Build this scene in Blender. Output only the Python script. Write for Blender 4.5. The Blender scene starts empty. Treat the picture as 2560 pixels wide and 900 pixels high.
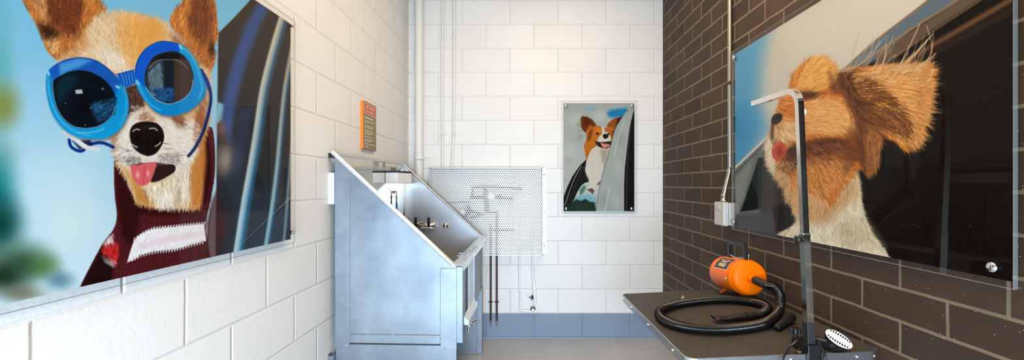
import bpy, bmesh, math, random
import numpy as np
from mathutils import Vector, Matrix
random.seed(7); rng = np.random.default_rng(7)
sc = bpy.context.scene
COL = sc.collection
F = 1110.0; CZ = 1.275; PX0 = 1281.0; PY0 = 462.0          # focal length in pixels, eye height
TL = 44/1110.0; XL0 = -1.006                                 # left wall  X = XL0 + TL*Y
TR = 29/1110.0; XR0 = 1.1526                                 # right wall X = XR0 + TR*Y
YB = 3.687                                                   # back wall
def at(px, py, Y): return Vector(((px-PX0)/F*Y, Y, CZ-(py-PY0)/F*Y))

# ------------------------------------------------------------------ helpers
def tag(o, label=None, cat=None, group=None, kind=None):
    if label: o['label'] = label
    if cat: o['category'] = cat
    if group: o['group'] = group
    if kind: o['kind'] = kind
    return o
def empty(name, label, cat, loc=(0,0,0), rot=None, group=None):
    o = bpy.data.objects.new(name, None); COL.objects.link(o)
    o.empty_display_size = .05; o.location = loc
    if rot is not None: o.rotation_euler = rot
    return tag(o, label, cat, group)
class MB:
    """collects shapes, then links them as one mesh object"""
    def __init__(s): s.v = []; s.f = []; s.mi = []; s.sm = []
    def add(s, vs, fs, mi=0, smooth=False):
        b = len(s.v); s.v += [tuple(v) for v in vs]
        for f in fs: s.f.append([b+i for i in f]); s.mi.append(mi); s.sm.append(smooth)
        return s
    def frombm(s, bm, mi=0, smooth=False, M=None):
        bm.verts.index_update()
        vs = [(M @ v.co) if M else v.co.copy() for v in bm.verts]
        s.add(vs, [[v.index for v in f.verts] for f in bm.faces], mi, smooth); bm.free(); return s
    def box(s, lo, hi, bev=0, M=None, mi=0, seg=2):
        bm = bmesh.new(); bmesh.ops.create_cube(bm, size=1)
        c = [(a+b)/2 for a, b in zip(lo, hi)]; d = [b-a for a, b in zip(lo, hi)]
        for v in bm.verts: v.co = Vector([c[i]+v.co[i]*d[i] for i in range(3)])
        if bev: bmesh.ops.bevel(bm, geom=list(bm.edges), offset=min(bev, min(map(abs, d))*.45), segments=seg, affect='EDGES', profile=.5)
        bmesh.ops.recalc_face_normals(bm, faces=bm.faces)
        return s.frombm(bm, mi, False, M)
    def prism(s, pts, n, t, bev=0, mi=0):
        """closed polygon of 3D points pushed along n by t"""
        bm = bmesh.new(); n = Vector(n).normalized()*t
        a = [bm.verts.new(Vector(p)) for p in pts]; b = [bm.verts.new(Vector(p)+n) for p in pts]
        bm.faces.new(a); bm.faces.new(b[::-1])
        for i in range(len(a)): bm.faces.new((a[i], b[i], b[(i+1) % len(a)], a[(i+1) % len(a)]))
        bmesh.ops.recalc_face_normals(bm, faces=bm.faces)
        if bev: bmesh.ops.bevel(bm, geom=list(bm.edges), offset=bev, segments=2, affect='EDGES', profile=.5)
        return s.frombm(bm, mi)
    def tube(s, path, r, n=16, cap=True, smooth=True, square=False, mi=0, up=None):
        P = [Vector(p) for p in path]; m = len(P)
        R = r if hasattr(r, '__len__') else [r]*m
        T = [((P[min(i+1, m-1)]-P[max(i-1, 0)]).normalized()) for i in range(m)]
        u = Vector(up) if up else (Vector((0,0,1)) if abs(T[0].z) < .9 else Vector((0,1,0)))
        u = (u-T[0]*u.dot(T[0])).normalized(); vs = []; fs = []
        for i in range(m):
            u = (u-T[i]*u.dot(T[i])).normalized(); w = T[i].cross(u)
            for k in range(n):
                if square:
                    cx, cy = ((1,1),(-1,1),(-1,-1),(1,-1))[k]; vs.append(P[i]+(u*cx+w*cy)*R[i])
                else:
                    a = 2*math.pi*k/n; vs.append(P[i]+(u*math.cos(a)+w*math.sin(a))*R[i])
        for i in range(m-1):
            for k in range(n):
                fs.append((i*n+k, i*n+(k+1) % n, (i+1)*n+(k+1) % n, (i+1)*n+k))
        s.add(vs, fs, mi, smooth and not square)
        if cap: s.add(vs[:n], [list(range(n))[::-1]], mi); s.add(vs[-n:], [list(range(n))], mi)
        return s
    def lathe(s, prof, M, n=32, smooth=True, mi=0):
        """profile of (radius, z) turned about local z; M places it"""
        vs = []; fs = []; m = len(prof)
        for r, z in prof:
            for k in range(n):
                a = 2*math.pi*k/n; vs.append(M @ Vector((r*math.cos(a), r*math.sin(a), z)))
        for i in range(m-1):
            for k in range(n): fs.append((i*n+k, i*n+(k+1) % n, (i+1)*n+(k+1) % n, (i+1)*n+k))
        s.add(vs, fs, mi, smooth)
        s.add(vs[:n], [list(range(n))[::-1]], mi); s.add(vs[-n:], [list(range(n))], mi)
        return s
    def sphere(s, c, r, n=12, mi=0):
        bm = bmesh.new(); bmesh.ops.create_uvsphere(bm, u_segments=n, v_segments=max(6, n//2), radius=1)
        r = (r, r, r) if not hasattr(r, '__len__') else r
        for v in bm.verts: v.co = Vector((v.co.x*r[0], v.co.y*r[1], v.co.z*r[2]))+Vector(c)
        return s.frombm(bm, mi, True)
    def build(s, name, mat, parent=None, label=None, sharp=35):
        me = bpy.data.meshes.new(name); me.from_pydata(s.v, [], s.f)
        for m in (mat if isinstance(mat, (list, tuple)) else [mat]): me.materials.append(m)
        me.polygons.foreach_set('material_index', s.mi); me.polygons.foreach_set('use_smooth', s.sm)
        me.update()
        o = bpy.data.objects.new(name, me); COL.objects.link(o)
        if parent: o.parent = parent
        if label: o['label'] = label
        return o
def zto(d, o=(0,0,0), up=None):
    """matrix whose local z points along d"""
    d = Vector(d).normalized(); u = Vector(up) if up else (Vector((0,0,1)) if abs(d.z) < .95 else Vector((0,1,0)))
    x = u.cross(d).normalized(); y = d.cross(x)
    M = Matrix((x, y, d)).transposed().to_4x4(); M.translation = Vector(o); return M
def crv(pts, k=8, closed=False):
    """Catmull-Rom through the points"""
    P = [Vector(p) for p in pts]; n = len(P); out = []
    for i in range(n if closed else n-1):
        g = (lambda j: P[j % n]) if closed else (lambda j: P[min(max(j, 0), n-1)])
        a, b, c, d = g(i-1), g(i), g(i+1), g(i+2)
        for q in range(k):
            t = q/k
            out.append(.5*((2*b)+(c-a)*t+(2*a-5*b+4*c-d)*t*t+(3*b-a-3*c+d)*t**3))
    if not closed: out.append(P[-1])
    return out
def resample(P, step):
    P = [Vector(p) for p in P]; L = [0]
    for a, b in zip(P, P[1:]): L.append(L[-1]+(b-a).length)
    n = max(2, int(L[-1]/step)); out = []; j = 0
    for i in range(n+1):
        t = L[-1]*i/n
        while j < len(P)-2 and L[j+1] < t: j += 1
        q = (t-L[j])/max(1e-9, L[j+1]-L[j]); out.append(P[j].lerp(P[j+1], min(max(q, 0), 1)))
    return out
def text_mesh(body, size, align='CENTER', bold=0.0):
    c = bpy.data.curves.new('t', 'FONT'); c.body = body; c.size = size; c.align_x = align; c.align_y = 'CENTER'
    c.resolution_u = 3; c.offset = bold
    o = bpy.data.objects.new('t', c); COL.objects.link(o)
    me = bpy.data.meshes.new_from_object(o.evaluated_get(bpy.context.evaluated_depsgraph_get()))
    bpy.data.objects.remove(o); bpy.data.curves.remove(c)
    vs = [v.co.copy() for v in me.vertices]; fs = [list(p.vertices) for p in me.polygons]
    bpy.data.meshes.remove(me); return vs, fs

# ------------------------------------------------------------------ materials
def lin(c):
    return tuple((x/255/12.92 if x/255 <= .04045 else ((x/255+.055)/1.055)**2.4) for x in c)+(1,)
class NT:
    def __init__(s, name):
        s.m = bpy.data.materials.new(name); s.m.use_nodes = True; s.t = s.m.node_tree; s.t.nodes.clear()
        s.out = s.n('ShaderNodeOutputMaterial')
    def n(s, typ, **kw):
        nd = s.t.nodes.new(typ)
        for k, v in kw.items():
            if hasattr(nd, k) and k not in ('Scale',): setattr(nd, k, v)
            else: nd.inputs[k].default_value = v
        return nd
    def l(s, a, b): s.t.links.new(a, b)
    def math(s, op, a, b=0.0):
        nd = s.n('ShaderNodeMath', operation=op)
        for i, x in enumerate((a, b)):
            if isinstance(x, (int, float)): nd.inputs[i].default_value = x
            else: s.l(x, nd.inputs[i])
        return nd.outputs[0]
    def mix(s, f, a, b, mode='MIX'):
        nd = s.n('ShaderNodeMix', data_type='RGBA', blend_type=mode)
        for k, x in ((0, f), (6, a), (7, b)):
            if isinstance(x, (int, float)): nd.inputs[k].default_value = x
            elif isinstance(x, tuple): nd.inputs[k].default_value = x
            else: s.l(x, nd.inputs[k])
        return nd.outputs[2]
    def bsdf(s, col, rough=.5, metal=0, spec=.5, **kw):
        b = s.n('ShaderNodeBsdfPrincipled')
        for k, x in (('Base Color', col), ('Roughness', rough), ('Metallic', metal)):
            if isinstance(x, (int, float, tuple)): b.inputs[k].default_value = x
            else: s.l(x, b.inputs[k])
        b.inputs['Specular IOR Level'].default_value = spec
        for k, x in kw.items(): b.inputs[k].default_value = x
        s.l(b.outputs[0], s.out.inputs[0]); return b
    def noise(s, scale, detail=3, rough=.5, vec=None, dim='3D'):
        nd = s.n('ShaderNodeTexNoise'); nd.inputs['Scale'].default_value = scale
        nd.inputs['Detail'].default_value = detail; nd.inputs['Roughness'].default_value = rough
        v = vec if vec is not None else s.obj()
        s.l(v, nd.inputs['Vector']); return nd.outputs['Fac']
    def obj(s):
        if not hasattr(s, '_o'): s._o = s.n('ShaderNodeTexCoord').outputs['Object']
        return s._o
    def ramp(s, f, a, b):
        nd = s.n('ShaderNodeMapRange'); nd.inputs[1].default_value = a; nd.inputs[2].default_value = b
        s.l(f, nd.inputs[0]); return nd.outputs[0]
    def bump(s, h, b, strength=.3, dist=.01):
        nd = s.n('ShaderNodeBump'); nd.inputs['Strength'].default_value = strength; nd.inputs['Distance'].default_value = dist
        s.l(h, nd.inputs['Height']); s.l(nd.outputs[0], b.inputs['Normal']); return nd
def plain(name, col, rough=.5, metal=0, var=.08, nscale=30, bump=0, spec=.5, **kw):
    t = NT(name); c = lin(col); f = t.noise(nscale, 3)
    cc = t.mix(f, tuple(x*(1-var) for x in c[:3])+(1,), tuple(min(1, x*(1+var)) for x in c[:3])+(1,))
    b = t.bsdf(cc, rough, metal, spec, **kw)
    if bump: t.bump(f, b, bump, .002)
    return t.m
def masonry(name, u0, v0, bw, bh, mort, paint, band=None, brick=None):
    """coursed wall: local x along the wall, z up"""
    t = NT(name); sep = t.n('ShaderNodeSeparateXYZ'); t.l(t.obj(), sep.inputs[0])
    x = t.math('SUBTRACT', sep.outputs[0], u0); z = t.math('SUBTRACT', sep.outputs[2], v0)
    wob = t.math('MULTIPLY', t.math('SUBTRACT', t.noise(9, 2), .5), .006)
    cmb = t.n('ShaderNodeCombineXYZ'); t.l(t.math('ADD', x, wob), cmb.inputs[0]); t.l(t.math('ADD', z, wob), cmb.inputs[1])
    bk = t.n('ShaderNodeTexBrick'); t.l(cmb.outputs[0], bk.inputs['Vector'])
    bk.offset = .5; bk.offset_frequency = 2; bk.squash = 1
    for k, v in (('Scale', 1), ('Mortar Size', mort), ('Mortar Smooth', 1.0 if not brick else .15), ('Brick Width', bw), ('Row Height', bh), ('Bias', 0)): bk.inputs[k].default_value = v
    if brick:
        c1, c2, cm = (lin(c) for c in brick)
        bk.inputs['Color1'].default_value = c1; bk.inputs['Color2'].default_value = c2; bk.inputs['Mortar'].default_value = cm
        grain = t.noise(220, 4, .7); big = t.noise(6, 3)
        c = t.mix(t.ramp(big, .3, .7), bk.outputs['Color'], t.mix(1.0, bk.outputs['Color'], (.78, .74, .7, 1), 'MULTIPLY'))
        c = t.mix(t.ramp(grain, .25, .75), t.mix(1.0, c, (.6, .58, .56, 1), 'MULTIPLY'), t.mix(1.0, c, (1.3, 1.28, 1.25, 1), 'MULTIPLY'))
        vo = t.n('ShaderNodeTexVoronoi'); vo.inputs['Scale'].default_value = 75; t.l(t.obj(), vo.inputs['Vector'])
        spot = t.math('LESS_THAN', vo.outputs['Distance'], .085)
        pick = t.math('GREATER_THAN', t.noise(40, 1), .53)
        c = t.mix(t.math('MULTIPLY', spot, pick), c, (.62, .55, .45, 1))
        b = t.bsdf(c, .72, 0, .35)
        h = t.math('ADD', t.math('MULTIPLY', bk.outputs['Fac'], -.45), t.math('MULTIPLY', grain, .35))
        t.bump(h, b, .5, .008)
    else:
        bk.inputs['Color1'].default_value = paint; bk.inputs['Color2'].default_value = tuple(x*.97 for x in paint[:3])+(1,)
        bk.inputs['Mortar'].default_value = tuple(x*.93 for x in paint[:3])+(1,)
        c = bk.outputs['Color']
        if band:
            edge = t.math('ADD', z, t.math('MULTIPLY', t.math('SUBTRACT', t.noise(40, 2), .5), .006))
            c = t.mix(t.math('LESS_THAN', edge, band[0]), c, band[1])
        c = t.mix(t.ramp(t.noise(3, 3), .3, .8), c, t.mix(1.0, c, (.95, .95, .95, 1), 'MULTIPLY'))
        b = t.bsdf(c, .42, 0, .4)
        h = t.math('ADD', t.math('MULTIPLY', bk.outputs['Fac'], -1.0), t.math('ADD', t.math('MULTIPLY', t.noise(60, 4, .6), .35), t.math('MULTIPLY', t.noise(12, 2), .3)))
        t.bump(h, b, .5, .006)
    return t.m
def metal(name, col, rough, var=.12, brushed=0, metallic=1.0):
    t = NT(name); c = lin(col)
    f = t.noise(5, 4, .6); g = t.noise(45, 3)
    cc = t.mix(f, tuple(x*(1-var) for x in c[:3])+(1,), tuple(min(1, x*(1+var)) for x in c[:3])+(1,))
    rr = t.math('ADD', t.math('MULTIPLY', t.math('SUBTRACT', f, .5), rough*.5), rough)
    b = t.bsdf(cc, rr, metallic)
    if brushed: t.bump(g, b, brushed, .001)
    return t.m
M = {}
PAINT = (.80, .78, .75, 1)
t = NT('galvanised_steel'); vo = t.n('ShaderNodeTexVoronoi'); vo.inputs['Scale'].default_value = 60; t.l(t.obj(), vo.inputs['Vector'])
f = t.noise(4, 5, .62); sp_ = t.n('ShaderNodeSeparateColor'); t.l(vo.outputs['Color'], sp_.inputs[0])
c = t.mix(t.ramp(f, .3, .7), lin((122, 130, 140)), lin((156, 164, 172)))
c = t.mix(t.math('MULTIPLY', sp_.outputs[0], .10), c, lin((114, 122, 132)))
t.bsdf(c, t.math('ADD', .36, t.math('MULTIPLY', f, .14)), .8); M['galv'] = t.m
M['stainless'] = metal('stainless_sheet', (208, 212, 218), .34, .06, 0, .7)
M['mirror'] = metal('polished_stainless', (190, 180, 166), .045, .03)
M['bright'] = metal('bright_edge_steel', (240, 242, 245), .3, .03, 0, .8)
M['chrome'] = metal('chrome', (225, 225, 225), .06, .02)
M['tubechrome'] = metal('tube_chrome', (228, 222, 212), .11, .05)
M['alu'] = metal('aluminium_trim', (200, 203, 208), .3, .06)
M['perf'] = metal('perforated_sheet', (208, 205, 199), .45, .04, 0, .35)
M['conduit'] = metal('galvanised_conduit', (180, 174, 160), .35, .2)
M['copper'] = plain('aged_copper', (92, 60, 48), .45, .6, .3, 25)
M['brass'] = plain('dark_brass', (84, 66, 48), .4, .7, .3, 25)
M['paintpipe'] = plain('cream_painted_pipe', (229, 225, 217), .4, 0, .03, 20)
M['whitepipe'] = plain('white_painted_pipe', (236, 237, 238), .4, 0, .05, 40)
M['black'] = plain('black_plastic', (22, 21, 22), .38, 0, .15)
M['hose'] = plain('black_ribbed_hose', (17, 15, 14), .15, 0, .1)
M['rubber'] = plain('black_rubber', (28, 26, 25), .55, 0, .2)
M['orange'] = plain('orange_enamel', (255, 112, 0), .32, 0, .03, 8, 0, .15, **{'Coat Weight': .0, 'Coat Roughness': .05})
M['greybox'] = plain('grey_plastic_box', (186, 184, 180), .45, 0, .03)
M['greydark'] = plain('seam_shadow_grey', (120, 120, 118), .5)
M['white'] = plain('white_plastic', (238, 234, 224), .4, 0, .03)
M['navy'] = plain('blue_cord', (22, 74, 176), .5, 0, .15, 90)
M['olive'] = plain('olive_sign_face', (136, 120, 86), .55, 0, .03)
M['rust'] = plain('rust_orange_panel', (200, 92, 48), .5, 0, .03)
M['edgeorange'] = plain('orange_sign_edge', (255, 128, 8), .45, 0, .03)
M['ink'] = plain('cream_ink', (226, 208, 178), .6, 0, .02)
M['darkink'] = plain('grey_ink', (120, 115, 110), .6)
M['labelgrey'] = plain('dark_grey_label', (66, 54, 46), .4, 0, .06)
M['redink'] = plain('red_ink', (205, 66, 32), .5)
M['soap'] = plain('shelf_reflection_white', (246, 246, 246), .25, 0, .02)  # the steel shelf's bright reflection, put into its base colour
M['mint'] = plain('pale_bracket_zinc', (214, 224, 222), .4, .3, .03)
# floor
t = NT('sealed_concrete'); f = t.noise(3, 6, .6); g = t.noise(90, 3)
c = t.mix(t.ramp(f, .3, .7), lin((178, 178, 180)), lin((198, 197, 195)))
c = t.mix(t.ramp(g, .35, .65), t.mix(1.0, c, (.92, .92, .92, 1), 'MULTIPLY'), c)
b = t.bsdf(c, .3, 0, .5); t.bump(g, b, .08, .002); M['floor'] = t.m
M['ceiling'] = plain('white_ceiling', (235, 230, 222), .7, 0, .03, 10, .1)
# table mat: fine ribs
t = NT('ribbed_rubber_mat'); sp = t.n('ShaderNodeSeparateXYZ'); t.l(t.obj(), sp.inputs[0])
r1 = t.math('SINE', t.math('MULTIPLY', sp.outputs[0], 2*math.pi/.0075))
r2 = t.math('SINE', t.math('MULTIPLY', sp.outputs[1], 2*math.pi/.0075))
rr = t.math('ADD', r1, t.math('MULTIPLY', r2, .6))
f = t.ramp(rr, -1.0, 1.3)
c = t.mix(f, lin((38, 34, 32)), lin((98, 90, 84)))
c = t.mix(t.ramp(t.noise(5, 4), .3, .75), c, t.mix(1.0, c, (.8, .78, .76, 1), 'MULTIPLY'))
b = t.bsdf(c, .5, 0, .4); t.bump(rr, b, .4, .002); M['mat'] = t.m
# acrylic
def acrylic(name, edge):
    t = NT(name); lw = t.n('ShaderNodeLayerWeight'); lw.inputs['Blend'].default_value = .5
    fac = t.math('ADD', .016, t.math('MULTIPLY', t.math('POWER', lw.outputs['Facing'], 4.5), .4))
    tr = t.n('ShaderNodeBsdfTransparent'); tr.inputs[0].default_value = (.985, .99, .985, 1)
    gl = t.n('ShaderNodeBsdfGlossy'); gl.inputs['Roughness'].default_value = 0.0; gl.inputs[0].default_value = (.75, .75, .75, 1)
    mx = t.n('ShaderNodeMixShader'); t.l(fac, mx.inputs[0]); t.l(tr.outputs[0], mx.inputs[1]); t.l(gl.outputs[0], mx.inputs[2])
    if edge:
        df = t.n('ShaderNodeBsdfDiffuse'); df.inputs[0].default_value = edge
        m2 = t.n('ShaderNodeMixShader'); m2.inputs[0].default_value = .16
        t.l(mx.outputs[0], m2.inputs[1]); t.l(df.outputs[0], m2.inputs[2]); mx = m2
    t.l(mx.outputs[0], t.out.inputs[0]); return t.m
M['acrylic'] = acrylic('clear_acrylic', None); M['acryedge'] = acrylic('acrylic_cut_edge', (.6, .63, .64, 1))
t = NT('printed_poster'); at_ = t.n('ShaderNodeAttribute', attribute_name='ink')
t.bsdf(at_.outputs['Color'], .9, 0, 0.0); M['print'] = t.m

# ------------------------------------------------------------------ room shell
YF = -1.6; H = 3.1
AL = math.atan2(1, TL); AR = math.atan2(1, TR)
def wall(name, loc, rz, lo, hi, mat):
    o = MB().box(lo, hi).build(name, mat); o.location = loc; o.rotation_euler = (0, 0, rz)
    return tag(o, kind='structure')
kl = math.hypot(1, TL); kr = math.hypot(1, TR)
wall('wall_left', (XL0+TL*YF, YF, 0), AL, (-.15, 0, 0), ((YB-YF)*kl+.1, .14, H),
     masonry('painted_block_left', (1.8965-YF)*kl, .003, .4, .2, .0085, PAINT))
wall('wall_right', (XR0+TR*YF, YF, 0), AR, (-.15, -.14, 0), ((YB-YF)*kr, 0, H),
     masonry('dark_brick_right', (1.3606-YF)*kr, .057, .305, .1, .0052, PAINT, brick=((60, 46, 34), (76, 58, 43), (128, 116, 95))))
wall('wall_back', (0, YB, 0), 0, (-1.02, 0, 0), (1.4, .14, H),
     masonry('painted_block_back', -.019, .008, .4, .2, .008, PAINT, band=(.2006, lin((128, 142, 162)))))
fw = MB()
fw.box((-1.25, YF-.14, 0), (-.85, YF, H)); fw.box((.9, YF-.14, 0), (1.25, YF, H)); fw.box((-.85, YF-.14, 2.4), (.9, YF, H))
tag(fw.build('wall_front', masonry('painted_block_front', 0, 0, .4, .2, .008, PAINT)), kind='structure')
tag(MB().box((-1.3, YF-.2, -.1), (1.45, YB+.1, 0)).build('floor', M['floor']), kind='structure')
tag(MB().box((-1.3, YF-.2, H), (1.45, YB+.1, H+.1)).build('ceiling', M['ceiling']), kind='structure')

def yl(px, off=0): return (-XL0-off)*F/(1325-px)
def yr(px, off=0): return (XR0-off)*F/(px-1310)
def on_left(Y, z, off=0): return Vector((XL0+TL*Y+off, Y, z))
def on_right(Y, z, off=0): return Vector((XR0+TR*Y-off, Y, z))

# ------------------------------------------------------------------ dog wash tub
TY = 2.224; TUBX = -.976+TL*TY
W, L, ZT, ZF, ZB = .61, 1.217, 1.43, .873, .49
tub = empty('dog_wash_tub', 'tall galvanised steel dog wash tub with sloping sides against the white block wall', 'tub', (TUBX, TY, 0), (0, 0, -math.atan(TL)))
def slope(x): return ZT-(ZT-ZF)/W*x
TM = Matrix.Translation((TUBX, TY, 0)) @ Matrix.Rotation(-math.atan(TL), 4, 'Z')
def tloc(p): return TM.inverted() @ Vector(p)
MB().prism([(0,0,ZB-.01), (W,0,ZB-.01), (W,0,ZF), (0,0,ZT)], (0,1,0), .003).build('end_panel', M['galv'], tub)
MB().prism([(0,L,ZB), (W,L,ZB), (W,L,ZF), (0,L,ZT)], (0,-1,0), .003).build('end_panel', M['stainless'], tub)
MB().box((0,.003,ZB), (.003,L-.003,ZT)).build('back_panel', M['mirror'], tub)
MB().prism([(.003,.003,ZB+.03), (W,.003,ZB+.005), (W,L-.003,ZB+.005), (.003,L-.003,ZB+.03)], (0,0,1), .003).build('basin_floor', M['stainless'], tub)
for lo, hi in (((0,-.003,.46), (.074,-.0002,1)), ((.532,-.003,.46), (W+.002,-.0002,ZF-.012))):
    if lo[0] == 0:
        MB().prism([(0,-.003,.46), (.074,-.003,.46), (.074,-.003,slope(.074)-.012), (0,-.003,ZT-.012)], (0,1,0), .0028, .0006).build('corner_strip', M['galv'], tub)
    else: MB().box(lo, hi, .0006).build('corner_strip', M['galv'], tub)
MB().box((.078,-.006,.486), (.530,-.0002,.529), .0012).build('bottom_flange', M['galv'], tub)
MB().box((.003,.002,0), (W,.005,ZB-.012)).box((.076,-.001,.4795), (.53,.003,.4835), mi=1).build('skirt_panel', [M['galv'], M['greydark']], tub)
MB().box((.02,L-.075,.012), (W+.0,L-.072,ZB)).box((.0,L-.08,.0), (W,L-.03,.014), .002).build('leg_panel', M['galv'], tub)
MB().box((W-.036,L-.082,0), (W+.006,L-.02,ZB+.01), .003).build('leg', M['galv'], tub)
MB().tube([(W-.02,L-.05,.0), (W-.02,L-.05,.02)], .014).build('foot', M['alu'], tub)
sm_ = MB().box((.0745,-.0008,.50), (.0765,-.0001,slope(.076)-.02)).box((.5295,-.0008,.50), (.5315,-.0001,ZF-.012)).box((.532,-.0036,ZF-.0135), (W,-.0028,ZF-.0115))
sm_.box((.076,-.0012,.5285), (.532,-.0001,.5305)).build('seam_line', M['greydark'], tub, 'thin grey seams between the sheets')
MB().box((.076,-.0066,.4795), (.532,-.0008,.4862)).build('shadow_strip', M['black'], tub, 'black strip painted as the shade under the bottom flange')  # solid black strip drawn where only shade falls below the flange
# rims
MB().tube([(-.012,-.004,ZT+.008), (W-.012,-.004,ZF+.004)], [.0115,.0115], 14).build('sloping_rim', M['bright'], tub, 'bright rolled near rim')
MB().tube([(0,L-.004,ZT), (W,L-.004,ZF)], .006, 10).build('sloping_rim', M['alu'], tub)
MB().tube([(.0,.0,ZT-.002), (.0,L,ZT-.002)], .005, 10).build('back_rim', M['alu'], tub)
MB().prism([(0,L-.004,ZT+.002), (0,L-.15,ZT+.002), (.002,L-.15,ZT-.03), (.002,L-.004,ZT-.03)], (1,0,0), .002).build('corner_gusset', M['alu'], tub)
MB().box((-.030,-.012,ZT-.02), (-.006,.012,ZT+.004), .002).build('end_cap', M['black'], tub)
lip = MB().prism([(W-.028,-.006,ZF), (W-.018,-.006,ZF+.012), (W+.034,-.006,ZF+.008), (W+.04,-.006,ZF-.002), (W+.04,-.006,ZF-.022), (W+.036,-.006,ZF-.022), (W+.035,-.006,ZF-.001), (W-.018,-.006,ZF)], (0,1,0), L+.004)
lip.build('front_lip', M['chrome'], tub)
# front with its gate
fp = MB(); x0, x1 = W-.003, W
fp.box((x0,.003,ZB), (x1,.28,ZF)).box((x0,.66,ZB), (x1,L,ZF)).box((x0,.28,.85), (x1,.66,ZF)).box((x0,.28,ZB), (x1,.66,.535))
fp.build('front_panel', M['galv'], tub)
MB().box((W,.004,ZB), (W+.034,.010,ZF-.006), .001).box((W+.028,.004,ZB), (W+.034,.032,ZF-.006), .001).build('gate_channel', M['galv'], tub)
MB().box((W,.245,.44), (W+.002,.30,ZF-.008), .0004).build('gate_post', M['galv'], tub)
MB().box((W,.64,.5), (W+.012,.70,ZF-.008), .001).build('gate_post', M['galv'], tub)
MB().box((W-.005,.30,.535), (W-.002,.66,.85)).build('gate_shade_sheet', M['rubber'], tub, 'black sheet painted as the shaded gap beside the gate')  # black backing sheet, the opening's shade given as colour
MB().box((W-.002,.43,.535), (W+.004,.655,.85), .0008).build('gate', M['stainless'], tub)
MB().prism([(W,.245,.505), (W+.03,.245,.50), (W+.03,.245,.525), (W,.245,.548)], (0,1,0), .40, .001).build('gate_sill', M['bright'], tub)
la = MB().tube([(W+.02,.30,.515), (W+.02,.30,.445)], .006, 10).tube(crv([(W+.02,.30,.47), (W+.032,.31,.492), (W+.05,.345,.497), (W+.062,.37,.492)], 5), .006, 10)
la.build('latch', M['chrome'], tub)
MB().tube([(W,L*.88,ZB-.0), (W,L*.88,ZF-.01)], .004, 8).build('panel_seam', M['greydark'], tub)
# fixings on the near end
def rivet(px, py, r=.005):
    p = tloc(at(px, py, TY-.003)); MB().sphere((p.x, -.0035, p.z), (r, r*.6, r), 10).build('rivet', M['alu'], tub)
for q in ((865,864), (1115,867)): rivet(*q, .006)
for q in ((875,440), (875,541), (875,647), (875,761), (876,832), (920,833), (984,834), (1103,673), (1103,766), (1103,838), (1103,848), (876,845)): rivet(*q, .0042)
# corner shelf
sy = 1083/363.0-TY
poly = [(.004,sy), (.088,sy), (.123,sy+.22), (.060,L-.004), (.004,L-.004)]
sh = MB().prism([(x, y, 1.286) for x, y in poly], (0,0,1), .072, .002); sh.build('soap_shelf', M['soap'], tub, 'steel corner shelf with its white reflection put into the colour')
MB().prism([(x+(.002 if x > .01 else 0), y-.003, 1.358) for x, y in poly], (0,0,1), .012, .001).build('shelf_rim', M['rubber'], tub, 'dark top rim of the shelf')
MB().tube([(.006,L-.006,ZB+.03), (.006,L-.006,ZT-.02)], .0035, 8).build('corner_seam', M['tubechrome'], tub)
# mixer tap on the far end
fy = L-.003
def fx(px): return tloc(at(px, 500, TY+L)).x
tap = MB()
c0, c1, cz = fx(1049), fx(1084), at(1063, 563, TY+L).z
tap.tube([(c0-.018,fy-.030,cz), (c0-.006,fy-.030,cz), (c1+.014,fy-.030,cz), (c1+.024,fy-.030,cz)], [.014,.023,.023,.012], 18)
for cx in (c0, c1): tap.tube([(cx,fy,cz), (cx,fy-.008,cz), (cx,fy-.009,cz), (cx,fy-.03,cz)], [.028,.028,.017,.017], 18)
tapo = tap.build('mixer_tap', M['chrome'], tub)
for cx in (fx(1045), fx(1077)):
    MB().tube(crv([(cx,fy-.045,cz-.004), (cx,fy-.056,cz+.005), (cx,fy-.06,cz+.03), (cx,fy-.06,cz+.058), (cx,fy-.06,cz+.066)], 4), [.011]*13+[.0105,.010,.008,.004], 12).build('tap_handle', M['black'], tapo, 'black lever handle')
ho = crv([(fx(1055),fy-.05,cz-.004), (fx(1052),fy-.06,cz-.035), (fx(1047),fy-.08,cz-.10), (fx(1060),fy-.1,cz-.22), (fx(1080),fy-.15,.545)], 8)
MB().tube(ho, .0075, 10).build('spray_hose', M['navy'], tapo, 'blue hose')
kz = at(1115, 564, TY+L).z
MB().lathe([(.022,0), (.022,.004), (.019,.011), (.011,.017), (.001,.019)], zto((0,-1,0), (fx(1115),fy,kz)), 24).build('dome_cap', M['chrome'], tub)
for px, py in ((1153,634), (1148,640)):
    p = tloc(at(px, py, TY+.55)); MB().box((p.x-.014,p.y-.02,p.z-.002), (p.x+.014,p.y+.02,p.z+.002), .001).build('latch_tab', M['bright'], tub)
# notice sticker on the back panel
y0 = 1083/392.4-TY; y1 = 1083/378.4-TY
MB().box((.0032,y0,1.385), (.0042,y1,1.43)).build('notice_sticker', M['greybox'], tub)
lines = MB()
for k, (a, b_) in enumerate(((.12,.88), (.08,.92), (.25,.75))):
    z = 1.418-k*.0115; lines.box((.0043,y0+(y1-y0)*a,z-.0022), (.0046,y0+(y1-y0)*b_,z+.0022))
lines.build('sticker_print', M['darkink'], tub)
# wall brackets
MB().box((-.0305,-.012,1.178), (-.001,.02,1.336), .0015).build('wall_bracket', M['mint'], tub)
MB().box((-.0305,-.016,.30), (-.027,.02,.43), .001).box((-.004,-.016,.30), (-.001,.02,.43), .001).box((-.0305,-.016,.30), (-.001,-.0125,.423), .001).build('wall_bracket', M['galv'], tub)
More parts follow.
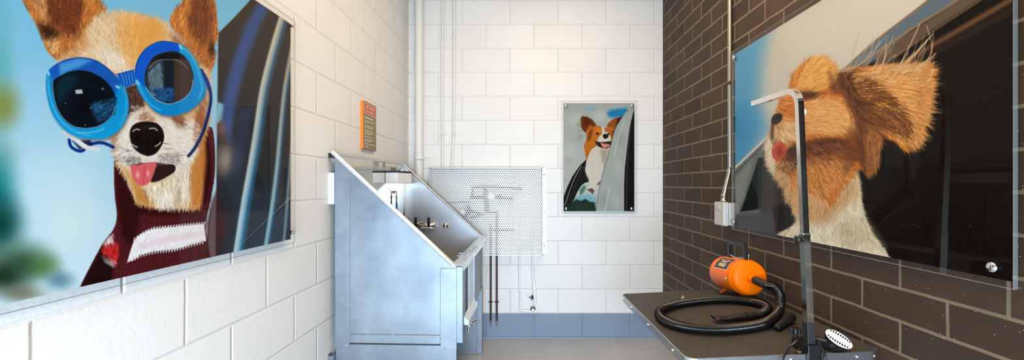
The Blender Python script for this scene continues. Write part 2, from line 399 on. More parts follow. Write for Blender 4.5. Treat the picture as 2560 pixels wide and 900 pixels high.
# eye on the back panel and its tether
ey = 1083/341.0-TY; ez = 1.222
MB().lathe([(.011,0), (.011,.004), (.005,.006), (.005,.014)], zto((1,0,0), (.003,ey,ez)), 16).build('eye_plate', M['chrome'], tub)
te = empty('tether', 'blue dog tether with steel swivel clip hanging from the tub back panel', 'tether', TM @ Vector((.02,ey,ez)), (0,0,-math.atan(TL)))
ring = [(0.002+.0*math.cos(a), .012*math.sin(a), -.004+.012*math.cos(a)) for a in [2*math.pi*i/20 for i in range(21)]]
MB().tube(ring, .0025, 8, cap=False, up=(1,0,0)).build('ring', M['chrome'], te)
cl = MB().tube([(0.002,0,-.014), (.002,0,-.024), (.002,0,-.026), (.002,0,-.036), (.002,0,-.04), (.002,0,-.07)], [.003,.003,.007,.007,.0045,.0045], 10).tube([(.002,0,-.068), (.002,0,-.082)], [.006,.005], 10)
cl.build('swivel_clip', M['chrome'], te)
MB().tube(crv([(.002,0,-.08), (.003,.002,-.13), (.006,.004,-.25), (.02,.01,-.40), (.06,.02,-.56)], 6), .006, 10).build('cord', M['navy'], te)

# ------------------------------------------------------------------ perforated cover and plumbing on the back wall
YP = 3.587; SP = F/YP
x0, x1 = (1073-PX0)/SP, (1357-PX0)/SP; zt, zb = CZ+(PY0-419)/SP, CZ-(639-PY0)/SP
cov = empty('perforated_cover', 'perforated white metal sheet cover over valves on the back wall', 'cover', ((x0+x1)/2, YP, zb))
def holes(xa, xb, za, zc, p, r, y, org):
    mb = MB(); hx = p/2; R = p/math.sqrt(3); row = R*1.5
    nr = int((zc-za-2*R)/row)+1; z00 = za+((zc-za)-(nr-1)*row)/2
    nc = int((xb-xa)/p)
    vs = []; fs = []; ang = [math.pi/6*k for k in range(12)]
    out = [((R if k % 2 else hx)*math.cos(a), (R if k % 2 else hx)*math.sin(a)) for k, a in enumerate(ang)]
    inn = [(r*math.cos(a), r*math.sin(a)) for a in ang]
    for j in range(nr):
        for i in range(nc-(j % 2)):
            cx = xa+(xb-xa-nc*p)/2+p*(i+.5+(j % 2)*.5); cz = z00+row*j; b = len(vs)
            vs += [(cx+a-org[0], y-org[1], cz+c-org[2]) for a, c in out]+[(cx+a-org[0], y-org[1], cz+c-org[2]) for a, c in inn]
            fs += [(b+k, b+(k+1) % 12, b+12+(k+1) % 12, b+12+k) for k in range(12)]
    mb.add(vs, fs); return mb
o3 = ((x0+x1)/2, YP, zb); hw = (x1-x0)/2; hh = zt-zb
holes(x0+.002, x1-.002, zb+.002, zt-.002, .0166, .0061, YP, o3).build('perforated_sheet', M['perf'], cov)
fr = MB()
e = .009
fr.box((-hw,.0006,0), (-hw+e*.7,.002,hh)).box((hw-e*.7,.0006,0), (hw,.002,hh)).box((-hw,.0006,0), (hw,.002,.006)).box((-hw,.0006,hh-.006), (hw,.002,hh))
fr.build('folded_edge', M['perf'], cov)
MB().box((-hw,.001,0), (-hw+.002,YB-YP-.002,hh)).build('side_return', M['perf'], cov)
MB().box((hw-.002,.001,0), (hw,YB-YP-.002,hh)).build('side_return', M['perf'], cov)
MB().box((-hw,.001,hh-.0015), (hw,YB-YP-.002,hh)).build('top_light_block', M['perf'], cov)  # unseen closing sheet, added to keep the space behind the holes darker
holes(x1, x1+.034, zb, zt, .0166, .0061, YB-.004, o3).build('wall_flange', M['perf'], cov)
MB().box((hw,YB-YP-.0035,0), (hw+.036,YB-YP-.001,hh)).build('flange_backing', M['perf'], cov)
holes(x0-.034, x0, zb, zt, .0166, .0061, YB-.004, o3).build('wall_flange', M['perf'], cov)
for px, py in ((1361,436), (1361,531), (1361,614)):
    p = at(px, py, YB); MB().sphere((p.x-o3[0], YB-YP-.006, p.z-o3[2]), (.006,.004,.006), 10).build('screw', M['alu'], cov)
# pipes
def zt_pipe(name, label, cat, pts, r, mat, clips=(), cr=1.0, group=None, n=14):
    P = [Vector(p) for p in pts]; o = MB()
    root = empty(name, label, cat, P[-1], group=group)
    o.tube([p-P[-1] for p in P], r, n).build('pipe', mat, root)
    for z in clips:
        q = min(range(len(P)-1), key=lambda i: 0 if (P[i].z-z)*(P[i+1].z-z) <= 0 else 1)
        u = (z-P[q].z)/(P[q+1].z-P[q].z); c = P[q].lerp(P[q+1], u)-P[-1]
        MB().lathe([(r*1.02,-.006), (r*1.3,-.006), (r*1.3,.006), (r*1.02,.006)], Matrix.Translation(c), 16).box((c.x-r*2.1,c.y-.002,c.z-.005), (c.x+r*2.1,c.y+.003,c.z+.005), .001).box((c.x-.006,c.y,c.z-.005), (c.x+.006,YB-P[-1].y-.001,c.z+.005)).build('mount_clip', mat, root)
    return root
def zof(py, Y): return CZ-(py-PY0)/F*Y
yp = YB-.05; X = (1048-PX0)/F*yp
zt_pipe('drain_pipe', 'thick cream painted vertical pipe in the back left corner', 'pipe', [(X,yp,H-.002), (X,yp,.002)], .034, M['paintpipe'], (zof(397,yp),), n=24)
yp = YB-.022
Xa, Xb = (1107-PX0)/F*yp, (1135.5-PX0)/F*yp
zt_pipe('water_pipe', 'thin cream pipe down the back wall, nearer the thick corner pipe', 'pipe', [(Xa-.0,yp,H-.002), (Xa-.003,yp,1.9), (Xa,yp,1.36)], .0105, M['paintpipe'], (zof(91,yp), zof(335,yp)), group='thin cream pipes on the back wall')
zt_pipe('water_pipe', 'thin cream pipe down the back wall, bent slightly left near its foot', 'pipe', [(Xb,yp,H-.002), (Xb,yp,2.0), (Xb-.004,yp,1.7), (Xb-.02,yp,1.36)], .0105, M['paintpipe'], (zof(91,yp), zof(335,yp)), group='thin cream pipes on the back wall')
# copper tails
yp = YB-.026
for px, lab, top in ((1227,'left of two dark copper pipe tails hanging below the perforated cover',560), (1242,'right of two dark copper pipe tails hanging below the perforated cover',540)):
    X = (px-PX0)/F*yp; zb_ = zof(814, yp)
    r = zt_pipe('copper_pipe', lab, 'pipe', [(X,yp,zof(top,yp)), (X,yp,zb_+.04)], .0085, M['copper'], (zof(755,yp),), group='copper pipe tails')
    MB().tube([(0,0,.0), (0.001,0,-.025), (.003,0,-.045)], [.0085,.0075,.003], 10).build('cut_end', M['alu'], r)
# white hose-tap lines
yp = YB-.024
def wp(px, py): return Vector(((px-PX0)/F*yp, yp, zof(py, yp)))
r1_ = wp(1332, 773); root = empty('water_line', 'white painted pipe elbowing right into a small black wall tap above the grey band', 'pipe', r1_, group='white water lines on the back wall')
MB().tube([p-r1_ for p in crv([wp(1300,560), wp(1299,640), wp(1299,700), wp(1301,745), wp(1302,770), wp(1306,776), wp(1318,777), wp(1332,779)], 4)], .0085, 12).build('pipe', M['whitepipe'], root)
MB().lathe([(.012,-.02), (.012,.02)], Matrix.Translation(wp(1301,762)-r1_), 14).build('mount_coupling', M['whitepipe'], root)
MB().tube([(0,0,-.03), (0,0,.0), (0,-.03,.004)], [.011,.011,.009], 12).build('tap_body', M['whitepipe'], root)
MB().tube(crv([(-.017,-.02,.002), (-.012,-.03,.018), (0,-.032,.024), (.012,-.03,.018), (.017,-.02,.002)], 4), .005, 8).build('tap_handle', M['black'], root)
r2_ = wp(1334, 757); root = empty('water_line', 'white painted pipe ending in a straight valve with a black tap handle pointing left', 'pipe', r2_, group='white water lines on the back wall')
MB().tube([p-r2_ for p in crv([wp(1330,560), wp(1331,640), wp(1332,690), wp(1334,704)], 4)], .0085, 12).build('pipe', M['whitepipe'], root)
MB().tube([p-r2_ for p in [wp(1334,700), wp(1335,706), wp(1335,707), wp(1336,730), wp(1338,750), wp(1337,757)]], [.0095,.0125,.0145,.0155,.0145,.010], 14).build('valve_body', M['whitepipe'], root)
MB().tube([p-r2_ for p in [wp(1334,744), wp(1328,743)]], [.010,.012], 10).tube([p-r2_ for p in [wp(1331,738), wp(1329,750)]], .005, 8).tube([p-r2_ for p in [wp(1327,743), wp(1322,744)]], .004, 8).build('tap_handle', M['black'], root)
# tempering valves behind the cover
yp = YB-.045
def valve(name, lab, segs, blob, mat, bmat):
    o = wp(*blob[0]); o.y = yp; rt = empty(name, lab, 'valve', o)
    mb = MB()
    for path, rr in segs:
        mb.tube([Vector((wp(*q).x, yp, wp(*q).z))-o for q in path], rr, 10)
    mb.build('pipework', mat, rt)
    MB().lathe([(.02,0), (blob[1],.004), (blob[1],.03), (.012,.036)], zto((0,-1,.1), (0,-.006,0)), 18).build('valve_cap', bmat, rt, 'white cap')
valve('tempering_valve', 'dark brass tempering valve with a white cap behind the perforated cover', [([(1242,545),(1242,532),(1216,531),(1216,500)], .0105), ([(1176,493),(1200,493),(1228,491),(1254,495),(1282,497)], .012), ([(1180,468),(1228,467),(1306,472)], .008), ([(1182,468),(1180,493)], .008), ([(1212,467),(1216,505),(1218,528)], .018), ([(1246,488),(1254,497)], .016), ([(1222,575),(1285,575)], .007)], ((1228,491), .034), M['brass'], M['white'])
valve('check_valve', 'pale stop valve low on the left behind the perforated cover', [([(1150,531),(1172,526),(1205,536)], .011), ([(1168,515),(1178,530),(1160,541)], .014), ([(1120,507),(1175,506)], .006), ([(1175,545),(1210,535)], .009)], ((1157,530), .026), M['brass'], M['white'])
# ------------------------------------------------------------------ conduit and socket box on the brick wall
Yc = yr(1822, .02); pc = lambda py, off: on_right(Yc, zof(py, Yc), off)
zbx = 1.176
cr = empty('conduit', 'galvanised steel conduit running down the dark brick wall into a grey box', 'conduit', on_right(Yc, zbx, .047))
path = crv([on_right(Yc,H-.002,.014), on_right(Yc,2.6,.014), on_right(Yc,1.5,.014), on_right(Yc,1.36,.016), on_right(Yc,1.27,.036), on_right(Yc,1.21,.047), on_right(Yc,zbx+.002,.047)], 5)
MB().tube([p-cr.location for p in path], .0115, 16).build('pipe', M['conduit'], cr)
MB().lathe([(.0125,.004), (.019,.004), (.019,.016), (.0145,.018), (.0145,.034), (.0165,.036), (.0165,.046), (.0125,.048)], Matrix(), 12).build('coupling', M['conduit'], cr)
q = on_right(Yc, zof(208, Yc), .014)-cr.location
MB().box((q.x-.014,q.y-.022,q.z-.009), (q.x+.0125,q.y+.03,q.z+.009), .004).build('mount_clip', M['copper'], cr)
bx = empty('socket_box', 'pale grey weatherproof socket box with hinged lid at the foot of the conduit', 'socket', on_right(Yc, 1.054, 0), (0,0,AR))
MB().box((-.058,.001,0), (.055,.044,.122), .004).build('back_box', M['greybox'], bx)
MB().box((-.061,.046,-.003), (.058,.076,.126), .006).build('lid', M['greybox'], bx)
MB().box((-.056,.043,.002), (.053,.047,.120)).build('gasket', M['greydark'], bx)
MB().box((-.02,.074,.085), (.04,.079,.112), .002).build('hinge', M['greybox'], bx)
# ------------------------------------------------------------------ rules sign on the left wall
Ys = yl(908, .016); Ye = yl(940, .016); sw = (Ye-Ys)*kl; shh = .290
sg = empty('rules_sign', 'small olive wall sign with orange header and edge above the wash tub', 'sign', on_left(Ys, 1.489, 0), (0,0,AL))
def rr_poly(w, h, r, y, tl_only=True, x=0, z=0):
    pts = [(x,y,z), (x+w,y,z), (x+w,y,z+h)]
    for k in range(7):
        a = math.pi/2+math.pi/2*k/6; pts.append((x+r+r*math.cos(a), y, z+h-r+r*math.sin(a)))
    return pts
MB().prism(rr_poly(sw, shh, .02, -.0155), (0,1,0), .0145, .001).build('backing', M['edgeorange'], sg, 'orange backing edge')
MB().prism(rr_poly(sw-.004, shh-.002, .018, -.0170, x=.004, z=.001), (0,1,0), .0013).build('face', M['olive'], sg)
MB().prism(rr_poly(sw-.018, .0665, .014, -.0176, x=.011, z=shh-.077), (0,1,0), .0006).build('header_border', M['ink'], sg)
MB().prism(rr_poly(sw-.024, .060, .012, -.0182, x=.014, z=shh-.074), (0,1,0), .0006).build('header', M['rust'], sg, 'rust orange header')
tx = MB()
for body, size, cx, cz in (('PET WASH', .0235, .5, shh-.034), ('Rules & Regulations', .0165, .5, shh-.058)):
    vs, fs = text_mesh(body, size, bold=.0004); tx.add([(sw*cx+v.x*1.15, -.0186, cz+v.y) for v in vs], fs)
tx.build('header_text', M['ink'], sg)
gl = MB(); z = shh-.098
for k, (wd, hgt, gap) in enumerate(((.72,.0075,.019), (.86,.0042,.0105), (.34,.0042,.0185), (.74,.0042,.0105), (.72,.0042,.0185), (.70,.0042,.0105), (.78,.0042,.0105), (.52,.0042,.0165), (.62,.0042,.0165), (.82,.0042,.0105), (.55,.0042,.0165), (.84,.0042,.0165), (.30,.0042,.01))):
    x = .022
    while x < .022+(sw-.03)*wd:
        w_ = rng.uniform(.008, .022); w_ = min(w_, .022+(sw-.03)*wd-x+.004); gl.box((x,-.0176,z-hgt/2), (x+w_,-.0170,z+hgt/2)); x += w_+.004
    z -= gap
gl.build('body_text', M['ink'], sg)

# ------------------------------------------------------------------ grooming table
TO = Vector((.5539, 1.4138, .7180)); ROLL = .0419; TWD, TLN = .6267, .852
TT = Matrix.Translation(TO) @ Matrix.Rotation(-ROLL, 4, 'Y'); TI = TT.inverted()
def tl(px, py, h=0.0):
    """point at height h over the table top seen at a pixel of the photograph"""
    o = TI @ Vector((0,0,CZ)); d = TI.to_3x3() @ Vector(((px-PX0)/F, 1, -(py-PY0)/F))
    return TT @ (o+d*((h-o.z)/d.z))
def rrect(w, l, r, z, n=8, x=0, y=0):
    out = []
    for cx, cy, a0 in ((w-r,l-r,0), (r,l-r,90), (r,r,180), (w-r,r,270)):
        for k in range(n+1):
            a = math.radians(a0+90*k/n); out.append((x+cx+r*math.cos(a), y+cy+r*math.sin(a), z))
    return out
tb = empty('grooming_table', 'grooming table with black ribbed mat and aluminium trim beside the dark brick wall', 'table', (TO.x+TWD/2, TO.y+TLN/2, 0))
def tchild(mb, name, mat, parent=tb, **k):
    o = mb.build(name, mat, parent, **k); o.matrix_parent_inverse = Matrix.Identity(4)
    o.location = TO-Vector(tb.location); o.rotation_euler = (0, -ROLL, 0); return o
tchild(MB().prism(rrect(TWD-.008, TLN-.008, .032, -.022, x=.004, y=.004), (0,0,1), .022), 'top_mat', M['mat'])
trim = MB(); A = rrect(TWD, TLN, .036, 0); B = rrect(TWD-.009, TLN-.009, .032, 0, x=.0045, y=.0045); n = len(A)
prof = [(A,-.030), (A,-.003), (A,.0012), (B,.0022), (B,-.001)]
vs = [(p[0], p[1], z) for P, z in prof for p in P]
trim.add(vs, [(j*n+i, j*n+(i+1) % n, (j+1)*n+(i+1) % n, (j+1)*n+i) for j in range(4) for i in range(n)], 0, False)
trim.add(vs[:n], [list(range(n))[::-1]])
tchild(trim, 'edge_trim', M['alu'])
for x, y in ((-.001,.12), (-.001,.40), (-.001,.66), (-.001,.81), (.15,-.001), (.335,-.001), (.545,-.001), (.60,.002)):
    tchild(MB().sphere((x,y,-.014), (.0045,.0045,.0045), 10), 'trim_screw', M['chrome'])
cb = MB(); hz = .69
cb.box((-.03,-.04,.05), (.03,.04,hz), .004)
cb.build('pedestal', M['black'], tb)
MB().box((-.22,-.05,.0), (.22,.05,.05), .01).box((-.05,-.34,.0), (.05,.34,.05), .01).build('base', M['black'], tb)
tchild(MB().box((.06,.10,-.055), (TWD-.06,.14,-.0305), .003).box((.06,TLN-.14,-.055), (TWD-.06,TLN-.10,-.0305), .003).box((TWD/2-.05,.14,-.055), (TWD/2+.05,TLN-.14,-.0305), .003), 'under_frame', M['black'])
# ------------------------------------------------------------------ grooming arm clamped to the near edge
AX = .4015
am = empty('grooming_stand', 'chrome square tube grooming arm with bent top clamped to the near table edge', 'grooming arm', TT @ Vector((AX,-.006,.0)), (0,-ROLL,0))
def ap(x, y, z): return (x-AX, y+.006, z)
MB().tube([ap(AX,.0125,.034), ap(AX,.0125,.384)], .0108*1.0, 4, square=True, up=(1,0,0)).build('lower_tube', M['tubechrome'], am)
up = [ap(AX,.0125,.30), ap(AX,.0125,.45), ap(AX,.0125,.65), ap(AX,.0125,.800)]
for k in range(1, 11):
    a = math.pi/2*k/10; up.append(ap(AX, .0125+.05*(1-math.cos(a)), .800+.05*math.sin(a)))
up += [ap(AX,.12,.85), ap(AX,.20,.85), ap(AX-.001,.279,.85)]
MB().tube(up, .0092, 4, square=True, up=(1,0,0)).build('upper_arm', M['tubechrome'], am)
MB().box(ap(AX-.0114,.0012,.381), ap(AX+.0114,.0238,.386), .001).build('collar', M['alu'], am)
MB().lathe([(.006,0), (.006,.006), (.0125,.007), (.0135,.012), (.0125,.018), (.004,.02)], zto((-1,0,0), ap(AX-.0108,.0125,.366)), 14).build('height_knob', M['black'], am)
MB().lathe([(.006,0), (.006,.004), (.010,.005), (.010,.012), (.003,.014)], zto((1,0,0), ap(AX+.0092,.02,.775)), 12).build('loop_stud', M['white'], am)
jw = MB().box(ap(AX-.021,-.011,.0035), ap(AX+.021,.072,.033), .002).box(ap(AX-.021,-.014,-.11), ap(AX+.021,-.0025,.033), .002).box(ap(AX-.021,-.011,-.118), ap(AX+.021,.06,-.10), .002)
jw.build('clamp', M['black'], am)
MB().box(ap(AX-.0125,-.001,.03), ap(AX+.0125,.026,.10), .002).build('socket', M['rubber'], am)
kn = []
for k in range(36):
    a = 2*math.pi*k/36; r = .0185+.0018*math.cos(6*a); kn.append(ap(AX-.014+r*math.cos(a), .060+r*math.sin(a), .050))
MB().prism(kn, (0,0,1), .016, .002).tube([ap(AX-.014,.060,.034), ap(AX-.014,.060,.052)], .006, 10).build('star_knob', M['black'], am)
MB().lathe([(.012,.0042), (.012,.0062), (.004,.012), (.004,.0036)], Matrix.Translation(ap(AX-.033,-.0+.016,.0)), 18).build('clamp_pad', M['brass'], am)
MB().tube([ap(AX,.045,-.14), ap(AX,.045,-.035)], .006, 10).tube([ap(AX,.045,-.037), ap(AX,.045,-.031)], .014, 14).tube([ap(AX-.03,.045,-.14), ap(AX+.03,.045,-.14)], .005, 8).build('clamp_screw', M['alu'], am)
# cord looped round the clamp
cd = empty('power_cord', 'thin black cord looped round the foot of the chrome grooming arm', 'cord', TT @ Vector((AX,.0,.0)))
cp = [at(2047,852,1.447), at(2030,843,1.458), at(2012,842,1.456), at(2000,845,1.448), at(1990,853,1.436), at(1975,866,1.437), at(1963,884,1.415), at(1956,904,1.392), at(1953,940,1.385), at(1962,1000,1.385), at(1995,1040,1.383), at(2035,1010,1.382), at(2060,950,1.383), at(2065,905,1.387), at(2060,882,1.395), at(2052,866,1.412), at(2046,856,1.428)]
MB().tube([p-cd.location for p in crv(cp, 8)], .0034, 10).build('cord', M['black'], cd)
MB().tube([p-cd.location for p in crv([at(2052,862,1.43), at(2058,878,1.40), at(2060,900,1.386), at(2054,960,1.384), at(2050,1040,1.386)], 8)], .0034, 10).build('cord', M['black'], cd)
# ------------------------------------------------------------------ dryer
DF = Vector((1.067, 1.985, .857)); DA = Vector((0, 1, -.083)).normalized(); DM = zto(DA, DF)
dr = empty('dryer', 'bright orange cylinder pet dryer with black hose on the far end of the grooming table', 'dryer', tl(1860, 730, .0))
R0 = .0805
def dbuild(mb, name, mat, parent=None, **k):
    par = parent or dr; off = Vector(dr.location)
    mb.v = [tuple(Vector(v)-off) for v in mb.v]; return mb.build(name, mat, par, **k)
def onbody(z, phi, r=R0):
    """point on the barrel, z back from the front face, phi from the top toward the room"""
    xx = DM.to_3x3() @ Vector((1,0,0)); up = Vector((0,0,1))-DA*DA.z; up.normalize(); left = Vector((-1,0,0))
    return DF+DA*z+up*r*math.cos(phi)+left*r*math.sin(phi)
dbuild(MB().lathe([(.070,.046), (.0785,.046), (.0785,.070), (.0785,.235), (.077,.245), (.072,.254), (.06,.259), (.02,.260)], DM, 56), 'body', M['orange'])
dbuild(MB().lathe([(.002,-.003), (.03,-.002), (.060,.0), (.070,.003), (.0755,.009), (.0775,.018), (.0780,.030), (.0805,.032), (.0818,.036), (.0818,.042), (.0805,.046), (.0785,.048)], DM, 56), 'front_cap', M['orange'])
dbuild(MB().lathe([(.0795,.050), (.0800,.051), (.0800,.054), (.0795,.055)], DM, 56), 'band', M['orange'])
ou = [(1.067,1.984,.857), (1.0672,1.968,.8562), (1.0675,1.955,.8555)]
dbuild(MB().tube([ou[0], ou[1], ou[2]], [.022,.0195,.019], 24), 'outlet', M['orange'])
h0 = at(1921, 713, 1.893); h0.x = 1.090
dbuild(MB().tube([(1.0673,1.962,.856), (1.072,1.93,.852), (1.080,1.905,.8475), h0], [.0175,.0175,.0180,.0185], 22), 'hose_cuff', M['rubber'])
hp = [h0, at(1936,718,1.872), at(1947,730,1.848), at(1951,745,1.828), at(1951,760,1.806), at(1947,776,1.785)]
hp[0] = h0
for px, py in ((1938,792), (1917,806), (1890,814), (1850,820), (1800,824), (1752,823), (1704,816), (1670,805), (1650,791), (1651,777), (1672,766), (1709,757), (1768,750), (1828,749), (1880,754), (1910,763), (1920,773), (1912,781), (1895,786)):
    hp.append(tl(px, py, .0225 if px > 1900 else .0203))
cuff = [tl(1897,786,.0200), tl(1880,788.5,.0200), tl(1862,791.5,.0195)]
hc = resample(crv(hp, 10), .00168); hr = [.0178+.0016*(1, .55, -1, -.55)[i % 4] for i in range(len(hc))]
dbuild(MB().tube(hc, hr, 16), 'hose', M['hose'])
dbuild(MB().tube([cuff[0], cuff[0].lerp(cuff[1],.3), cuff[0].lerp(cuff[1],.34), cuff[1], cuff[2]], [.0196,.0196,.0188,.0185,.0175], 20), 'hose_end_cuff', M['rubber'])
def loft(mb, rings, n=20):
    """rings: (centre, half width, half height, forward)"""
    vs = []; fs = []
    for c, a, b_, d in rings:
        w = Vector((0,0,1)).cross(d).normalized(); u = d.cross(w).normalized()
        for k in range(n):
            t = 2*math.pi*k/n; vs.append(c+w*a*math.cos(t)+u*b_*math.sin(t))
    m = len(rings)
    for i in range(m-1):
        for k in range(n): fs.append((i*n+k, i*n+(k+1) % n, (i+1)*n+(k+1) % n, (i+1)*n+k))
    mb.add(vs, fs, 0, True); mb.add(vs[:n], [list(range(n))[::-1]]); return mb
n0 = cuff[2]; n1 = tl(1783, 799, .012); dd = (n1-n0).normalized()
rg = []
for q, a, b_, hz in ((0,.0165,.0165,0), (.12,.0165,.0165,0), (.3,.0175,.0150,0), (.5,.0195,.0115,-.001), (.7,.0225,.0085,.0), (.85,.025,.0068,.003), (1,.0275,.0055,.008), (1.0,.0255,.0038,.008), (.9,.023,.003,.004)):
    c = n0.lerp(n1, q); c = c+Vector((0,0,hz)); rg.append((c, a, b_, dd))
dbuild(loft(MB(), rg), 'flat_nozzle', M['black'])
# handle, switch, feet, rating label
hb = [onbody(.185,0,R0-.006), onbody(.185,0,R0+.058), onbody(.178,0,R0+.068), onbody(.045,0,R0+.068), onbody(.038,0,R0+.058), onbody(.038,0,R0-.002)]
dbuild(MB().tube(hb, .0078, 4, square=True, up=(1,0,0)), 'handle', M['black'])
dbuild(MB().tube(crv([onbody(.178,0,R0+.010), onbody(.14,0,R0+.001), onbody(.09,0,R0+.001), onbody(.05,0,R0+.006)], 4), .005, 8), 'handle_plate', M['alu'])
sa = onbody(.038, -.14, R0); sd = (onbody(.038,-.14,1)-onbody(.038,-.14,.5)).normalized()
dbuild(MB().lathe([(.0085,-.002), (.0085,.003), (.005,.004), (.004,.008), (.0022,.009), (.0030,.022), (.001,.024)], zto(sd, sa), 12), 'toggle_switch', M['chrome'])
lb = MB(); nz, na = 8, 14
z0_, z1_, a0_, a1_ = .072, .205, math.radians(16), math.radians(70)
def patch(za, zb_, aa, ab, r, nz=8, na=14):
    vs = [onbody(za+(zb_-za)*i/nz, aa+(ab-aa)*j/na, r) for i in range(nz+1) for j in range(na+1)]
    return vs, [(i*(na+1)+j, i*(na+1)+j+1, (i+1)*(na+1)+j+1, (i+1)*(na+1)+j) for i in range(nz) for j in range(na)]
RB = .0785
v, f_ = patch(z0_, z1_, a0_, a1_, RB+.0006); lab = dbuild(MB().add(v, f_, 0, True), 'rating_label', M['ink'], label='pale label border')
v, f_ = patch(z0_+.003, z1_-.003, a0_+.04, a1_-.04, RB+.0009); dbuild(MB().add(v, f_, 0, True), 'label_face', M['labelgrey'], label='dark label with red and cream lettering')
def curved(vs, cz, ca, r=RB+.0012):
    return [onbody(cz-v.x, ca-v.y/RB, r) for v in vs]
zc = (z0_+z1_)/2; ink = MB(); red = MB()
vs, fs = text_mesh('METRO', .013, bold=.0006); red.add(curved(vs, zc, a0_+.17), fs)
vs, fs = text_mesh('AIR', .016, bold=.0010); ink.add(curved(vs, zc, a0_+.40), fs)
vs, fs = text_mesh('FORCE', .021, bold=.0016); ink.add(curved(vs, zc, a0_+.66), fs)
for sgn in (-1, 1):
    for k in range(5):
        y = .0085-k*.0042; x_in, x_out = .016+.001*k, .043-.0048*k
        q = [Vector((sgn*x_in,y-.0012,0)), Vector((sgn*x_out,y+.0022,0)), Vector((sgn*x_out,y+.0050,0)), Vector((sgn*x_in,y+.0012,0))]
        ink.add(curved(q, zc, a0_+.38), [(0,1,2,3)])
dbuild(ink, 'label_text', M['ink']); dbuild(red, 'label_heading', M['redink'])
dbuild(MB().sphere(onbody(.075, math.radians(97), RB), .0035, 10), 'body_screw', M['white'])
def foot(base, za, phi, mat):
    b0 = onbody(za, phi, RB-.001); mid = Vector((base.x, base.y, base.z+.008))
    dbuild(MB().tube(crv([b0, b0.lerp(mid,.5)+Vector((0,0,-.004)), mid], 5), .006, 8), 'foot_bracket', M['orange'])
    dbuild(MB().lathe([(.013,0), (.013,.003), (.008,.006), (.006,.010)], Matrix.Translation(base), 14), 'foot', mat)
foot(tl(1806,731,.003), .20, math.radians(165), M['orange'])
foot(tl(1846,728,.003), .19, math.radians(205), M['orange'])
f1 = tl(1905,746,.003); foot(Vector((f1.x-.03, f1.y, f1.z-.0012)), .03, math.radians(205), M['rubber'])
foot(tl(1858,744,.003), .04, math.radians(172), M['rubber'])
# ------------------------------------------------------------------ loose nozzles and scrap on the table
ca, cb_ = tl(1941, 820, .0128), tl(1978, 793, .0195); dd = (cb_-ca).normalized()
cn = empty('cone_nozzle', 'loose black tapered rubber nozzle lying beside the hose coil', 'nozzle', tl(1960, 815, 0)); q = Vector(cn.location)
mb = MB().tube([ca-q+dd*.03, ca-q+dd*.012, ca-q, ca-q, ca-q+dd*.004, ca-q.lerp(q,1)+(cb_-ca)*.4, cb_-q, cb_-q, cb_-q-dd*.0], [.002,.0065,.0075,.0115,.0122,.0145,.0190,.0195,.0150], 24, cap=False)
mb.build('nozzle', M['rubber'], cn)
t0, t1 = tl(2034, 852, .018), tl(2074, 860, .021); q = tl(2062, 872, 0)
co = empty('comb_nozzle', 'black comb nozzle with white slotted oval head beside the arm foot', 'nozzle', q)
fc = tl(2097.5, 847, .043); fn = Vector((-.05,-.75,.66)).normalized()
e1 = Vector((.62,-.30,-.52)); e1 = (e1-fn*fn.dot(e1)).normalized(); e2 = fn.cross(e1)
MB().tube([p-q for p in crv([t0, t0.lerp(t1,.5), t1, t1.lerp(fc,.35)], 4)], [.0165]*9+[.0170,.0175,.018,.019], 18).build('tube', M['black'], co)
def oval(c, a, b_, n=36): return [c+e1*a*math.cos(2*math.pi*k/n)+e2*b_*math.sin(2*math.pi*k/n) for k in range(n)]
cup = MB(); rings = [oval(fc-fn*.040-e1*.010,.016,.013), oval(fc-fn*.030-e1*.004,.024,.017), oval(fc-fn*.016,.037,.0215), oval(fc-fn*.005,.0405,.0235), oval(fc-fn*.003,.0405,.0235)]
vs = [p-q for r_ in rings for p in r_]; n = 36
cup.add(vs, [(i*n+k, i*n+(k+1) % n, (i+1)*n+(k+1) % n, (i+1)*n+k) for i in range(4) for k in range(n)], 0, True)
cup.add(vs[:n], [list(range(n))[::-1]]); cup.add(vs[-n:], [list(range(n))]); cup.build('head', M['black'], co)
MB().prism([p-q for p in oval(fc-fn*.004,.0395,.0225)], fn, .0045, .001).build('comb_plate', M['white'], co, 'white slotted comb face')
sl = MB()
for sgn in (-1, 1):
    for k in range(9):
        x = -.028+.007*k; yo = .0105*math.sqrt(max(.05, 1-(x/.040)**2))/1.0
        c = fc+fn*.0006+e1*x+e2*sgn*(yo+.0035)-q
        a, b_ = e1*.0020, e2*.0042*math.sqrt(max(.1, 1-(x/.038)**2))
        sl.add([c-a-b_+fn*.0002, c+a-b_+fn*.0002, c+a+b_+fn*.0002, c-a+b_+fn*.0002], [(0,1,2,3)])
sl.build('slots', M['black'], co, 'dark slots')
q = tl(1706, 748, 0); scp = empty('paper_scrap', 'tiny upright triangular white scrap on the table mat behind the hose', 'scrap', q)
MB().prism([tl(1701,749,.0)-q, tl(1709,748.5,.0)-q, at(1708,738,(tl(1706,748,0)).y)-q], (0,1,.2), .001).prism([tl(1709,748.5,.0)-q, tl(1714,746.5,.0)-q, at(1708,738,(tl(1706,748,0)).y)-q], (0,1,.2), .001).build('paper', M['white'], scp)

